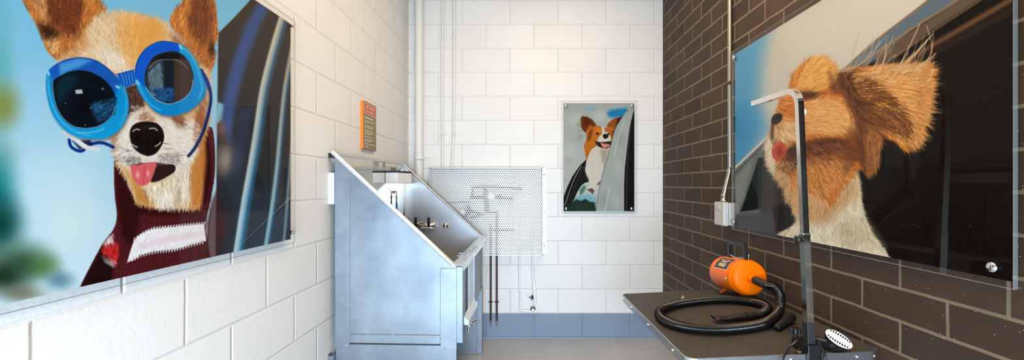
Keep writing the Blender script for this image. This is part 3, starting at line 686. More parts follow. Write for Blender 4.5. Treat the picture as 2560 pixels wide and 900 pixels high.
# ------------------------------------------------------------------ printed dog posters
class Canvas:
    """ink colours on a fine grid over one print; features are measured in photograph pixels of that print"""
    def __init__(s, pa, pb, step, H, z0, z1, K=None, V=None, Y=None):
        s.pxs = np.arange(pa, pb+step*.5, step); s.W = len(s.pxs); s.H = H; s.step = step; s.pa = pa
        s.K, s.V, s.Yc, s.z0, s.z1 = K, V, Y, z0, z1
        s.Y = s.yof(s.pxs); s.z = np.linspace(z0, z1, H)
        s.PX = np.broadcast_to(s.pxs, (H, s.W)).copy(); s.PY = PY0-(s.z[:, None]-CZ)*F/s.Y[None, :]
        s.C = np.zeros((H, s.W, 3))
    def yof(s, px): return np.full_like(px, s.Yc, dtype=float) if s.K is None else s.K/(s.V-px)
    def idx(s, px, py):
        c = np.rint((px-s.pa)/s.step).astype(int); cc = np.clip(c, 0, s.W-1)
        z = CZ-(py-PY0)/F*s.Y[cc]; r = np.rint((z-s.z0)/(s.z1-s.z0)*(s.H-1)).astype(int)
        ok = (c >= 0) & (c < s.W) & (r >= 0) & (r < s.H)
        return np.clip(r, 0, s.H-1), cc, ok
    def sd(s, pts, pad, closed=True):
        P = np.array(pts, float); lo = P.min(0)-pad; hi = P.max(0)+pad
        m = (s.PX >= lo[0]) & (s.PX <= hi[0]) & (s.PY >= lo[1]) & (s.PY <= hi[1])
        x, y = s.PX[m], s.PY[m]; d2 = np.full(x.shape, 1e18); ins = np.zeros(x.shape, bool)
        n = len(P)
        for i in range(n if closed else n-1):
            a, b = P[i], P[(i+1) % n]; ex, ey = b-a; L = ex*ex+ey*ey+1e-12
            t = np.clip(((x-a[0])*ex+(y-a[1])*ey)/L, 0, 1)
            d2 = np.minimum(d2, (x-a[0]-t*ex)**2+(y-a[1]-t*ey)**2)
            if closed:
                c = (a[1] > y) != (b[1] > y); ins ^= c & (x < (b[0]-a[0])*(y-a[1])/(b[1]-a[1]+1e-12)+a[0])
        d = np.sqrt(d2); return m, np.where(ins, -d, d)
    def fill(s, pts, col, soft=1.0, a=1.0, smooth=0, grad=None):
        if smooth: pts = [(p.x, p.y) for p in crv([(x, y, 0) for x, y in pts], smooth, True)]
        m, d = s.sd(pts, soft*1.2+1); t = np.clip(.5-d/(2*soft), 0, 1); t = (t*t*(3-2*t)*a)[:, None]
        c = np.array(col, float)
        if grad is not None:
            (g0, g1, c2) = grad; u = np.clip((s.PY[m]-g0)/(g1-g0), 0, 1)[:, None]; c = c*(1-u)+np.array(c2, float)*u
        s.C[m] = s.C[m]*(1-t)+c*t
    def line(s, pts, col, w, soft=1.0, a=1.0, smooth=6, grad=None):
        if smooth: pts = [(p.x, p.y) for p in crv([(x, y, 0) for x, y in pts], smooth)]
        m, d = s.sd(pts, w+soft*1.2+1, False); t = np.clip(.5-(d-w/2)/(2*soft), 0, 1); t = (t*t*(3-2*t)*a)[:, None]
        c = np.array(col, float)
        if grad is not None:
            (g0, g1, c2) = grad; u = np.clip((s.PY[m]-g0)/(g1-g0), 0, 1)[:, None]; c = c*(1-u)+np.array(c2, float)*u
        s.C[m] = s.C[m]*(1-t)+c*t
    def blob(s, x, y, r, col, a=1.0, ry=None, hard=0):
        d = np.sqrt(((s.PX-x)/r)**2+((s.PY-y)/(ry or r))**2); t = np.clip((1-d)/(1-hard), 0, 1); t = (t*t*(3-2*t)*a)[..., None]
        s.C = s.C*(1-t)+np.array(col, float)*t
    def fur(s, pts, n, L, ctrl, dv=.18, jit=.25, a=.8, col=None, w=1, bend=.0, smooth=6, batches=4, taper=True):
        """short hairs grown over a region; ctrl = (x, y, degrees) of the lie of the coat"""
        if smooth: pts = [(p.x, p.y) for p in crv([(x, y, 0) for x, y in pts], smooth, True)]
        P = np.array(pts, float); lo, hi = P.min(0), P.max(0)
        C = np.array(ctrl, float); ca, sa = np.cos(np.radians(C[:, 2])), -np.sin(np.radians(C[:, 2]))
        for _ in range(batches):
            k = int(n/batches*2.2); q = rng.uniform(lo, hi, (k, 2)); ins = np.zeros(k, bool)
            for i in range(len(P)):
                A, B = P[i], P[(i+1) % len(P)]; c = (A[1] > q[:, 1]) != (B[1] > q[:, 1])
                ins ^= c & (q[:, 0] < (B[0]-A[0])*(q[:, 1]-A[1])/(B[1]-A[1]+1e-12)+A[0])
            q = q[ins][:n//batches]
            if not len(q): continue
            wt = 1/(((q[:, None, :]-C[None, :, :2])**2).sum(2)+30)
            th = np.arctan2((wt*sa).sum(1), (wt*ca).sum(1))+rng.normal(0, jit, len(q))
            ln = L*rng.uniform(.5, 1.3, len(q)); m = int(L*1.3/.6)
            r0, c0, ok0 = s.idx(q[:, 0], q[:, 1]); base = s.C[r0, c0] if col is None else np.broadcast_to(np.array(col, float), (len(q), 3))
            hue = base*(1+rng.normal(0, dv, len(q)))[:, None]
            tt = np.linspace(0, 1, m); bd = rng.normal(0, 1, len(q))*bend
            x = np.repeat(q[:, :1], m, 1); y = np.repeat(q[:, 1:], m, 1)
            an = th[:, None]+bd[:, None]*tt; stp = (ln/m)[:, None]
            x = x+np.cumsum(np.cos(an)*stp, 1); y = y+np.cumsum(np.sin(an)*stp, 1)
            ws = np.zeros((s.H, s.W)); cs = np.zeros((s.H, s.W, 3))
            al = (1-tt*.85 if taper else np.ones(m))[None, :]*np.ones((len(q), 1))
            for o in range(w):
                r, c, ok = s.idx(x+o*.9*np.sin(an), y-o*.9*np.cos(an))
                for ch in range(3): np.add.at(cs[..., ch], (r[ok], c[ok]), (np.broadcast_to(hue[:, None, ch], r.shape)*al)[ok])
                np.add.at(ws, (r[ok], c[ok]), al[ok])
            t = np.minimum(1, ws*.9)*a; g = ws > 0
            s.C[g] = s.C[g]*(1-t[g])[:, None]+cs[g]/ws[g][:, None]*t[g][:, None]
    def build(s, name, parent, xof, y, gain=1.0):
        C = np.clip(s.C, 0, 255)/255; C = np.where(C <= .04045, C/12.92, ((C+.055)/1.055)**2.4)*gain
        H, W_ = s.H, s.W; n = H*W_
        co = np.zeros((H, W_, 3), np.float32); co[..., 0] = xof(s.Y, s.pxs)[None, :]; co[..., 1] = y; co[..., 2] = s.z[:, None]-parent.location.z
        i = np.arange(n, dtype=np.int32).reshape(H, W_)
        a_, b_, c_, d_ = i[:-1, :-1], i[:-1, 1:], i[1:, 1:], i[1:, :-1]
        q = np.stack((a_, b_, c_, d_), -1).reshape(-1, 4)
        if co[0, -1, 0] < co[0, 0, 0]: q = q[:, ::-1]
        me = bpy.data.meshes.new(name); nf = len(q)
        me.vertices.add(n); me.vertices.foreach_set('co', co.ravel())
        me.loops.add(nf*4); me.loops.foreach_set('vertex_index', np.ascontiguousarray(q).ravel())
        me.polygons.add(nf); me.polygons.foreach_set('loop_start', np.arange(0, nf*4, 4, dtype=np.int32)); me.polygons.foreach_set('loop_total', np.full(nf, 4, np.int32))
        at2 = me.attributes.new('ink', 'FLOAT_COLOR', 'POINT')
        rgba = np.ones((n, 4), np.float32); rgba[:, :3] = C.reshape(-1, 3); at2.data.foreach_set('color', rgba.ravel())
        me.materials.append(M['print']); me.update(calc_edges=True)
        o = bpy.data.objects.new(name, me); COL.objects.link(o); o.parent = parent; return o
OFF = .0245
def sheet(root, w, h, mx=.013, mz=.015, bolts=(), br=.012):
    mb = MB(); x0, x1, z0, z1 = -mx, w+mx, -mz, h+mz
    f, bk = -.036, -.0262
    mb.add([(x0,f,z0), (x1,f,z0), (x1,f,z1), (x0,f,z1)], [(0,1,2,3)], 0)
    mb.add([(x0,f,z0), (x1,f,z0), (x1,f,z1), (x0,f,z1), (x0,bk,z0), (x1,bk,z0), (x1,bk,z1), (x0,bk,z1)], [(0,4,5,1), (1,5,6,2), (2,6,7,3), (3,7,4,0)], 1)
    mb.build('acrylic_sheet', [M['acrylic'], M['acryedge']], root)
    ed = MB(); q = [(x0,f,z0), (x1,f,z0), (x1,f,z1), (x0,f,z1)]
    for i in range(4): ed.tube([q[i], q[(i+1) % 4]], .0007, 6)
    ed.build('polished_edge', M['greydark'], root)
    for x, z in bolts:
        MB().lathe([(br*.75,0), (br*.75,.034), (br,.0355), (br,.041), (br*.85,.0435), (.001,.044)], zto((0,-1,0), (x,-.0005,z)), 20).build('mount_standoff', M['chrome'], root)

# --- left print: small dog in goggles and sweater by a car window
c = Canvas(-277, 727, 1.25, 560, 1.052, 1.9345, (-XL0-OFF)*F, 1325.0)
v = np.clip((c.PY+100)/800, 0, 1)[..., None]
c.C[:] = np.array((112,186,228))*(1-v)+np.array((208,232,242))*v
c.fill([(60,-200),(300,-150),(300,60),(60,160)], (116,192,228), 90, .6)
c.blob(150, 470, 190, (200,228,240), .8, 170); c.blob(180, 560, 130, (214,232,236), .8, 120)
for x, y, r, col, a, ry in ((-80,200,140,(70,140,120),.9,400),(0,70,60,(110,185,205),.8,100),(0,160,60,(90,180,180),.7,80),(10,265,70,(128,140,62),.9,95),(20,380,60,(160,190,180),.6,60),(-10,480,85,(10,120,120),.95,170),(5,560,90,(4,66,60),.95,110),(60,650,110,(50,92,60),.9,75),(110,665,70,(78,118,58),.8,50),(10,690,120,(22,46,26),.95,75),(150,700,60,(60,110,130),.7,40),(60,735,90,(90,84,50),.6,40),(-120,600,180,(16,50,40),.9,200)):
    c.blob(x, y, r, col, a, ry)
# car window on the right
c.fill([(700,-320),(640,-20),(622,5),(588,42),(546,84),(538,760),(760,760),(760,-320)], (70,58,48), 2.5, 1, grad=(0,560,(34,38,46)))
c.fill([(545,255),(562,262),(556,300),(540,312)], (140,200,220), 4)
c.blob(566, 400, 46, (176,160,146), .8, 70); c.blob(560, 318, 30, (160,112,100), .8, 46); c.blob(556, 560, 28, (96,40,40), .5, 60)
c.fill([(655,-10),(690,-10),(652,60),(618,150),(592,250),(575,360),(555,300),(560,240),(582,150),(614,66)], (66,92,158), 12, .85)
c.fill([(600,270),(634,262),(620,360),(590,500),(570,470),(580,380)], (52,66,100), 12, .7)
c.fill([(600,470),(720,470),(700,660),(560,690)], (58,76,92), 30, .5)
c.blob(590, 460, 40, (30,50,50), .7, 60)
A = [(735,-60),(712,22),(694,80),(672,160),(655,235),(641,330),(626,420),(610,510),(590,640)]
c.line([(x+9,y) for x, y in A], (70,96,130), 16, 5, .8, grad=(60,560,(40,120,170)))
c.line(A, (196,190,172), 15, 4, .95, grad=(60,560,(176,212,232)))
c.line([(x-4,y) for x, y in A], (226,222,206), 3, 2, .7, grad=(60,560,(214,236,246)))
c.line([(x+5,y) for x, y in A], (60,130,190), 2.5, 2, .6)
B = [(742,60),(728,130),(712,220),(702,310),(692,420),(678,530),(660,640)]
c.line([(x+6,y) for x, y in B], (50,110,160), 7, 3, .7)
c.line(B, (178,172,158), 9, 3, .9, grad=(120,540,(160,206,226)))
c.line([(738,230),(728,380),(714,560),(706,640)], (150,176,184), 7, 3, .75)
# sweater
SW = [(290,400),(286,440),(288,490),(293,540),(284,574),(262,602),(235,650),(200,722),(180,800),(560,800),(530,660),(520,600),(514,560),(526,505),(537,440),(538,380),(535,340),(528,318),(505,330),(500,430),(480,500),(400,500),(345,495),(325,440)]
c.fill(SW, (84,28,32), 1.5, smooth=4)
c.fill([(296,410),(318,440),(336,490),(352,520),(346,560),(330,610),(308,590),(300,540),(293,480)], (46,14,15), 8, .9, smooth=4)
c.fill([(505,340),(520,330),(528,420),(514,510),(500,515),(500,430)], (44,15,16), 5, .85)
c.fill([(345,514),(420,524),(505,520),(500,535),(400,540),(340,534)], (40,12,14), 8, .8)
c.fill([(262,606),(242,645),(200,722),(180,800),(262,800),(286,668)], (30,10,12), 6, .95)
c.fill([(530,500),(545,470),(560,560),(545,700),(520,700),(516,560)], (66,24,26), 6, .7)
for k in range(24):                                             # knitted ribs
    x = 336+k*8.2+rng.uniform(-1,1); c.line([(x+2,522),(x-4-(24-k)*.5,600),(x-10-(24-k)*1.6,690),(x-14-(24-k)*2,760)], (48,13,16), 2.2, 1.6, .55)
for k in range(6):
    c.line([(292+k*7,430+k*10),(294+k*8,500),(300+k*9,560),(288+k*8,640)], (40,10,12), 2.2, 1.6, .55)
    c.line([(510+k*5,350+k*4),(514+k*4.4,430),(506+k*4,505)], (40,10,12), 1.8, 1.3, .6)
c.fur(SW, 9000, 5, [(400,600,-97),(250,690,-115),(300,480,-95),(520,420,-95)], .22, .3, .55)
S = [(318,657),(334,606),(346,590),(358,583),(381,573),(441,567),(476,563),(510,560),(516,602),(480,611),(441,623),(390,628),(357,636),(334,650)]
c.fill(S, (246,243,246), 1.0)
for k in range(26):
    x = 334+k*7; yt = np.interp(x, [334,358,381,441,510], [600,583,573,567,560]); yb = np.interp(x, [318,357,390,441,480,516], [655,636,628,623,611,602])
    c.line([(x+1,yt+2),(x+4,yt-5)], (236,230,232), 2.6, .8, 1, 0); c.line([(x,yb-2),(x-2,yb+5)], (230,222,228), 2.6, .8, 1, 0)
    c.line([(x+3,yt+1),(x-2,yb)], (214,200,210), .8, .8, .4, 0)
c.fill([(345,612),(420,590),(508,578),(510,590),(430,604),(346,626)], (234,198,208), 6, .45)
c.fur([(325,600),(381,570),(512,558),(516,604),(400,630),(320,658)], 1200, 5, [(400,600,80)], .09, .3, .6, smooth=0)
c.fill([(262,606),(276,592),(298,612),(297,642),(288,660),(268,640),(254,628)], (196,40,44), 4, .95)
c.fill([(270,594),(284,584),(282,604),(262,612)], (232,224,226), 4, .9); c.fill([(256,640),(290,652),(284,668),(264,656)], (206,190,188), 5, .8)
c.fur([(258,600),(284,584),(298,612),(288,664),(254,640)], 500, 8, [(270,620,-75)], .2, .3, .7, smooth=0)
# ears
EL = [(20,-90),(42,-40),(55,0),(75,35),(92,65),(105,95),(117,125),(135,145),(152,154),(178,140),(205,108),(232,62),(266,34),(246,0),(215,-60),(150,-150),(70,-160)]
ER = [(425,56),(440,26),(462,0),(476,-60),(500,-120),(530,-90),(537,0),(544,60),(542,100),(535,122),(538,150),(530,176),(520,190),(495,160),(470,120),(444,88)]
c.fill(EL, (186,116,58), 1.5, smooth=4); c.fill(ER, (180,108,50), 1.5, smooth=4)
c.fill([(100,-60),(105,10),(118,50),(140,82),(190,98),(215,66),(205,0),(170,-80)], (104,52,32), 14, .9, smooth=4)
c.fill([(78,-80),(84,10),(100,44),(118,66),(120,10)], (206,150,100), 9, .8)
c.fill([(96,62),(122,70),(150,92),(128,104),(108,98)], (34,18,14), 8, .9)
c.fill([(112,102),(140,108),(150,128),(128,136)], (226,180,120), 6, .8)
c.fill([(214,-10),(240,20),(250,40),(212,80),(196,94)], (206,128,60), 8, .7)
c.fill([(478,10),(508,-30),(528,20),(524,90),(505,120),(480,90),(466,60)], (108,58,34), 13, .85, smooth=4)
c.fill([(524,100),(536,124),(534,150),(518,140)], (50,28,20), 6, .9)
c.fill([(430,60),(470,5),(478,30),(462,70),(470,110)], (210,136,66), 8, .7)
# head
HD = [(152,154),(172,138),(205,100),(236,54),(264,34),(320,34),(370,46),(415,60),(432,82),(470,118),(500,163),(522,188),(524,240),(524,292),(514,335),(502,380),(505,440),(500,505),(480,520),(440,512),(390,515),(345,508),(330,480),(313,440),(294,408),(284,372),(278,345),(230,300),(160,220)]
c.fill(HD, (222,190,152), 1.5, smooth=4)
c.fill([(300,40),(390,50),(420,90),(380,150),(330,175),(300,120)], (224,176,110), 26, .8)
for x, y in ((330,95),(350,110),(345,75),(390,80),(365,140)): c.blob(x, y, 22, (232,158,62), .55, 34)
c.fill([(260,120),(320,150),(330,185),(290,180),(240,150)], (240,230,214), 16, .85); c.fill([(200,130),(260,60),(290,60),(240,150)], (236,208,172), 16, .7)
c.fill([(430,90),(470,120),(505,170),(470,150),(430,110)], (150,92,56), 10, .8)
c.fill([(152,150),(180,132),(214,84),(226,120),(190,148)], (200,130,66), 10, .7)
c.fill([(485,282),(516,236),(522,292),(500,380),(476,350)], (166,104,60), 10, .9); c.fill([(505,250),(520,262),(516,300),(508,290)], (226,214,202), 5, .8)
c.fill([(478,410),(502,372),(512,330),(516,400),(505,512),(470,512)], (204,132,62), 8, .9)
c.fill([(312,420),(330,456),(345,505),(402,514),(384,484),(345,462)], (204,140,68), 10, .9)
c.fill([(362,466),(430,440),(472,420),(482,470),(446,512),(400,500)], (240,230,214), 10, .95)
c.fill([(432,455),(452,470),(468,512),(448,512)], (190,150,106), 7, .7)
MZ = [(332,262),(365,268),(410,288),(440,306),(480,296),(500,318),(492,370),(478,405),(440,432),(400,418),(350,418),(312,408),(292,378),(298,340),(318,300)]
c.fill(MZ, (228,216,204), 5, smooth=4)
c.fill([(318,222),(346,214),(360,244),(362,272),(344,268),(330,290),(320,292)], (66,46,38), 6, .9)
c.fill([(346,286),(366,276),(392,296),(380,306),(350,306)], (156,108,72), 7, .9)
c.fill([(430,292),(462,292),(452,326),(438,320)], (134,84,58), 7, .85)
c.fill([(280,346),(300,330),(300,362),(288,378)], (150,110,86), 6, .7)
c.blob(335, 396, 26, (150,142,136), .6, 16); c.blob(425, 385, 30, (176,164,156), .55, 20); c.blob(470, 350, 28, (238,228,218), .7, 36)
lie = [(180,130,140),(230,80,115),(330,60,95),(400,80,80),(300,150,110),(360,150,85),(480,150,40),(320,310,200),(330,390,-120),(420,400,-50),(470,330,-20),(500,300,-80),(490,440,-85),(420,470,-95),(340,480,-80)]
c.fur(EL, 9000, 13, [(80,0,100),(120,100,60),(170,60,120),(230,40,60),(150,-60,95)], .22, .3, .6)
c.fur(ER, 6000, 12, [(440,60,80),(500,60,95),(530,110,60)], .22, .3, .6)
c.fur(HD, 26000, 12, lie, .09, .25, .6)
c.fur([(300,50),(400,60),(410,130),(340,180),(300,120)], 1800, 14, lie, .1, .25, .3, col=(236,172,90))
c.fill([(340,300),(420,300),(470,330),(480,390),(430,425),(320,405),(304,370)], (232,222,212), 14, .75)
c.blob(335, 398, 24, (158,150,144), .5, 13); c.blob(428, 390, 26, (170,160,152), .5, 18)
c.fur(MZ, 5000, 9, lie, .08, .4, .6)
c.fur([(345,480),(400,455),(470,430),(505,440),(500,506),(400,508)], 3000, 22, [(420,470,-88),(360,480,-80),(490,470,-97)], .16, .2, .7, smooth=0)
for k in range(26):
    x, y = rng.uniform(296,340), rng.uniform(365,405); c.line([(x,y),(x-rng.uniform(8,28),y+rng.uniform(-4,10))], (60,50,46), .9, .7, .6, 0)
    x, y = rng.uniform(400,450), rng.uniform(355,410); c.line([(x,y),(x+rng.uniform(8,26),y+rng.uniform(-3,12))], (60,50,46), .9, .7, .6, 0)
for P, a_, col in (([(318,224),(345,216),(358,240),(361,268),(345,264),(331,284),(320,286)],.75,(58,38,32)), ([(350,288),(366,278),(388,296),(376,304),(352,304)],.6,(158,104,66)), ([(432,293),(462,293),(452,322),(438,316)],.6,(128,76,50)), ([(492,290),(514,250),(518,292),(500,370),(484,345)],.55,(150,86,46)), ([(482,412),(502,376),(510,340),(512,400),(503,506),(480,500)],.45,(196,116,44)), ([(316,424),(332,456),(347,500),(372,506),(360,478)],.4,(190,118,44)), ([(432,92),(466,120),(500,162),(470,146)],.45,(140,80,44)), ([(362,54),(395,62),(405,110),(375,150),(345,140),(350,90)],.3,(232,150,50))):
    c.fill(P, col, 6, a_, smooth=3)
c.fur([(318,224),(345,216),(361,268),(331,284)], 160, 9, [(330,250,-80)], .2, .4, .5, col=(110,84,70), smooth=0)
c.fill([(330,285),(348,275),(352,306),(330,320),(322,350),(304,360),(308,320)], (240,234,226), 7, .55); c.fill([(420,300),(470,325),(478,370),(450,400),(420,370)], (240,234,228), 10, .5)
c.fur([(310,390),(350,388),(360,410),(320,412)], 180, 7, [(330,400,-110)], .15, .5, .5, col=(120,112,106), smooth=0); c.fur([(395,385),(450,380),(450,408),(400,410)], 240, 7, [(430,400,-60)], .15, .5, .5, col=(128,116,108), smooth=0)
c.fur(MZ, 900, 9, lie, .05, .4, .5, col=(244,238,230))
# mouth, tongue, nose
c.fill([(388,414),(412,411),(436,412),(438,428),(418,442),(396,453),(378,454),(384,430)], (46,28,26), 2, smooth=4)
c.fill([(330,414),(352,408),(392,406),(412,410),(390,418),(340,420)], (70,46,42), 3)
c.fill([(328,416),(346,413),(366,408),(391,408),(389,422),(383,440),(373,457),(358,465),(344,460),(333,444)], (222,98,104), 1.6, smooth=5)
c.line([(362,418),(361,440),(359,455)], (190,62,72), 3, 2.5, .8); c.blob(345, 437, 8, (250,190,192), .8, 16); c.blob(371, 434, 6, (250,200,200), .7, 14)
c.fill([(325,336),(331,316),(348,306),(372,304),(394,309),(408,326),(411,348),(401,371),(388,385),(370,390),(350,383),(332,366)], (24,17,17), 2, smooth=5)
c.blob(345, 348, 13, (8,6,6), .9, 14); c.blob(392, 352, 14, (8,6,6), .9, 15); c.line([(369,340),(369,388)], (10,8,8), 3, 2, .7)
c.blob(370, 318, 30, (60,46,44), .5, 9)
for P in ([(333,328),(342,323),(350,325)], [(375,322),(386,321),(394,326)], [(331,361),(338,366),(344,368)], [(389,366),(396,362),(402,356)]): c.line(P, (232,228,226), 2.6, 1.5, .85)
# goggles
c.line([(504,176),(518,202),(527,236),(525,268),(511,322),(490,366),(472,390)], (22,34,84), 8, 1.2); c.line([(502,178),(516,200),(524,222)], (26,60,150), 10, 2, .9); c.line([(524,230),(523,266),(509,320),(489,362),(471,388)], (44,84,170), 2, 1, .8)
c.line([(174,350),(180,368),(204,378),(226,362),(256,357),(284,368)], (18,48,132), 8, 1.2); c.fill([(182,352),(226,350),(234,360),(200,374)], (8,20,52), 4, .9)
c.line([(164,330),(184,344),(214,367),(246,374)], (222,224,226), 11, 1.2); c.line([(164,328),(186,342),(216,364)], (246,247,248), 4, 1.5, .8)
GL = [(119,181),(116,205),(117,228),(122,256),(131,283),(147,308),(166,328),(184,338),(204,345),(242,348),(264,345),(283,338),(299,326),(311,310),(319,290),(323,269),(322,250),(319,235),(313,222),(305,210),(294,194),(283,182),(255,159),(228,147),(193,144),(159,152),(135,166)]
GR = [(338,190),(340,162),(346,146),(356,131),(376,114),(407,103),(445,109),(463,118),(486,145),(497,164),(504,180),(512,205),(516,222),(509,246),(486,269),(455,285),(421,290),(390,280),(366,256),(345,224)]
LL = [(133,204),(133,228),(142,269),(159,297),(183,316),(217,322),(252,314),(279,293),(290,266),(288,238),(276,214),(252,192),(217,177),(186,177),(159,186)]
LR = [(362,193),(369,166),(386,142),(414,130),(445,130),(466,145),(479,169),(485,200),(478,228),(459,248),(428,260),(400,255),(379,238),(366,217)]
c.fill([(x+3,y+5) for x, y in GL], (60,40,34), 6, .5, smooth=4); c.fill([(x+2,y+5) for x, y in GR], (70,46,36), 6, .5, smooth=4)
c.fill([(293,186),(311,180),(334,174),(344,205),(318,220),(303,212)], (28,104,206), 1.5)
for k in range(5): c.line([(300+k*8,184-k*2),(309+k*7,214-k*2.5)], (16,66,164), 3, 1.2, .8, 0); c.line([(304+k*8,183-k*2),(312+k*7,212-k*2.5)], (90,170,240), 1.6, 1, .8, 0)
c.line([(290,186),(304,184),(320,180),(336,176)], (14,60,150), 2.5, 1.5, .6)
c.fill(GL, (14,134,204), 1.4, smooth=4, grad=(180,340,(18,156,220))); c.fill(GR, (20,152,222), 1.4, smooth=4, grad=(130,285,(12,134,208)))
c.fill([(124,178),(136,165),(160,151),(193,144),(228,147),(255,159),(283,182),(303,206),(296,216),(288,238),(276,214),(252,192),(217,177),(186,177),(159,186),(140,204)], (24,88,186), 2, smooth=3)
c.fill([(150,160),(200,146),(230,152),(200,168),(166,180),(152,200)], (84,164,226), 7, .8)
c.line([(134,166),(160,152),(193,145),(228,148),(255,160),(283,183)], (20,40,80), 1.6, .8, .8)
c.fill([(338,192),(341,162),(356,132),(376,115),(407,104),(445,110),(447,130),(414,130),(386,142),(369,166),(362,193),(364,220),(350,204)], (20,88,212), 2, smooth=3)
c.line([(340,186),(343,160),(357,131),(377,113),(407,103),(444,109)], (16,40,110), 1.6, .8, .8)
c.line([(122,176),(121,200),(126,240),(140,280),(160,308),(190,330),(225,339)], (90,190,238), 4, 3, .7); c.line([(310,222),(317,250),(314,285),(300,312)], (70,176,232), 5, 4, .6)
c.line([(452,118),(475,134),(490,160),(500,190),(506,222),(498,246)], (96,190,238), 5, 3.5, .7); c.line([(346,208),(358,235),(378,262),(402,276)], (90,186,238), 4, 3, .7)
c.fill(LL, (10,18,28), 1.6, smooth=4); c.fill(LR, (38,36,40), 1.6, smooth=4)
c.fill([(138,215),(160,190),(190,182),(200,200),(150,260)], (10,44,60), 10, .8); c.fill([(225,262),(270,255),(286,250),(284,280),(262,302),(246,306)], (34,84,130), 8, .8); c.blob(212, 262, 26, (4,6,8), .8, 40)
c.fur([(228,262),(286,248),(280,290),(250,308)], 700, 12, [(250,280,35)], .3, .3, .7, smooth=0)
c.fill([(189,225),(206,224),(208,234),(191,235)], (176,190,196), 1.5); c.blob(258, 222, 5, (120,190,220), .9, 4); c.blob(228, 270, 2.5, (210,220,230), .9); c.blob(165, 258, 2.5, (170,190,210), .9); c.blob(214, 313, 2.5, (190,210,220), .8)
c.fill([(366,200),(376,165),(400,150),(432,150),(434,258),(400,255),(376,232)], (56,78,98), 8, .85); c.fill([(408,150),(436,148),(436,258),(410,256)], (16,26,34), 7, .8)
c.fill([(436,140),(470,152),(484,200),(470,240),(436,258)], (72,56,48), 3, .9); c.line([(372,172),(388,156),(414,149),(446,152),(470,170)], (150,140,134), 2, 1.5, .8); c.fill([(382,146),(414,133),(446,134),(462,148),(440,148),(400,148)], (18,20,24), 4, .8)
c.fur([(370,180),(400,155),(410,250),(378,230)], 900, 10, [(390,200,-70)], .3, .3, .55, smooth=0, col=(96,118,134)); c.fur([(376,225),(430,222),(430,256),(396,252)], 500, 9, [(400,240,30)], .3, .4, .7, smooth=0, col=(30,76,130))
c.line([(133,206),(134,230),(143,268),(160,296),(184,315),(217,321),(252,313),(278,293),(289,266)], (150,216,244), 1.6, 1, .7); c.line([(366,219),(380,239),(401,255),(428,260),(458,248),(477,228),(484,200)], (170,222,246), 1.8, 1, .8)
for P in ([(121,181),(124,186)], [(292,216),(298,219)], [(450,114),(454,121)], [(343,203),(347,210)]): c.line(P, (140,214,246), 6, 2, .9, 0)
c.line([(195,331),(220,332),(245,328),(262,321)], (190,232,248), 2, 1.5, .6)
Yr_ = (-XL0-OFF)*F/(1325-727.); Yl_ = (-XL0-OFF)*F/(1325+277.)
po = empty('dog_poster', 'large left wall poster of a small dog in blue goggles and maroon sweater', 'poster', on_left(Yl_, 1.052), (0,0,AL), 'acrylic dog posters on the walls')
c.build('print', po, lambda Y, px: (Y-Yl_)*kl, -OFF, .76)
w_ = (Yr_-Yl_)*kl; sheet(po, w_, .8825, bolts=((.03,.022), (.03,.86), (w_-.012,.030), (w_-.013,.872)), br=.009)

# --- right print: long-haired dog leaning out of a car
c = Canvas(1838, 2532, 1.25, 560, 1.051, 1.9745, -(XR0-OFF)*F, 1310.0)
c.C[:] = (206, 198, 186)
c.fill([(1980,60),(2400,-200),(2350,20),(2120,160),(1990,160)], (216,208,196), 60, .8)
c.fill([(1820,120),(1920,80),(1905,160),(1900,240),(1925,320),(1860,420),(1800,440)], (84,160,208), 34, .95)
c.blob(1846, 330, 60, (70,150,204), .8, 110); c.blob(1935, 250, 40, (206,206,200), .7, 120)
# car below left
c.fill([(1830,428),(1928,332),(1960,420),(2000,660),(1830,660)], (112,120,116), 2)
c.line([(1832,425),(1930,332)], (226,220,208), 5, 2); c.line([(1836,436),(1926,346)], (70,74,72), 2, 1.5, .8)
c.fill([(1836,446),(1880,400),(1866,470),(1838,560)], (150,156,150), 8, .8)
c.fill([(1896,395),(1912,392),(1918,520),(1850,530),(1862,500)], (26,32,30), 3, .95)
c.fill([(1912,380),(1940,400),(1960,470),(2010,520),(2000,660),(1900,660),(1900,520)], (58,54,52), 6, .95)
c.fill([(1830,536),(1960,528),(1960,660),(1830,660)], (74,72,74), 8, .9)
c.fill([(1975,500),(1990,520),(1978,566),(1942,588),(1930,520)], (34,31,30), 4, .9)
# car frame above right
c.fill([(2322,-2),(2440,-110),(2560,-230),(2640,-230),(2640,800),(2100,800),(2100,230),(2120,165),(2190,102)], (22,17,14), 2)
c.fill([(2322,-2),(2440,-110),(2520,-90),(2396,0),(2290,66),(2200,140),(2120,200),(2118,166),(2190,102)], (104,118,130), 3, .95)
c.line([(2480,-130),(2322,0),(2190,101),(2116,168)], (150,112,76), 4, 2); c.line([(2520,-85),(2396,0),(2280,72),(2190,132),(2110,196)], (166,124,88), 5, 2.5, .9)
c.fill([(2396,2),(2520,-84),(2600,-100),(2450,-2),(2330,76),(2230,150),(2180,190),(2190,136),(2290,70)], (118,98,80), 5, .8)
c.line([(2600,-95),(2452,0),(2330,80),(2240,140)], (150,112,80), 4, 3, .7)
c.line([(2640,-70),(2540,-8),(2420,62),(2300,132),(2200,196)], (122,84,54), 13, 7, .85); c.line([(2640,-40),(2540,20),(2400,96),(2280,160)], (60,40,28), 16, 10, .7)
c.blob(2330, 200, 100, (34,24,18), .6, 120)
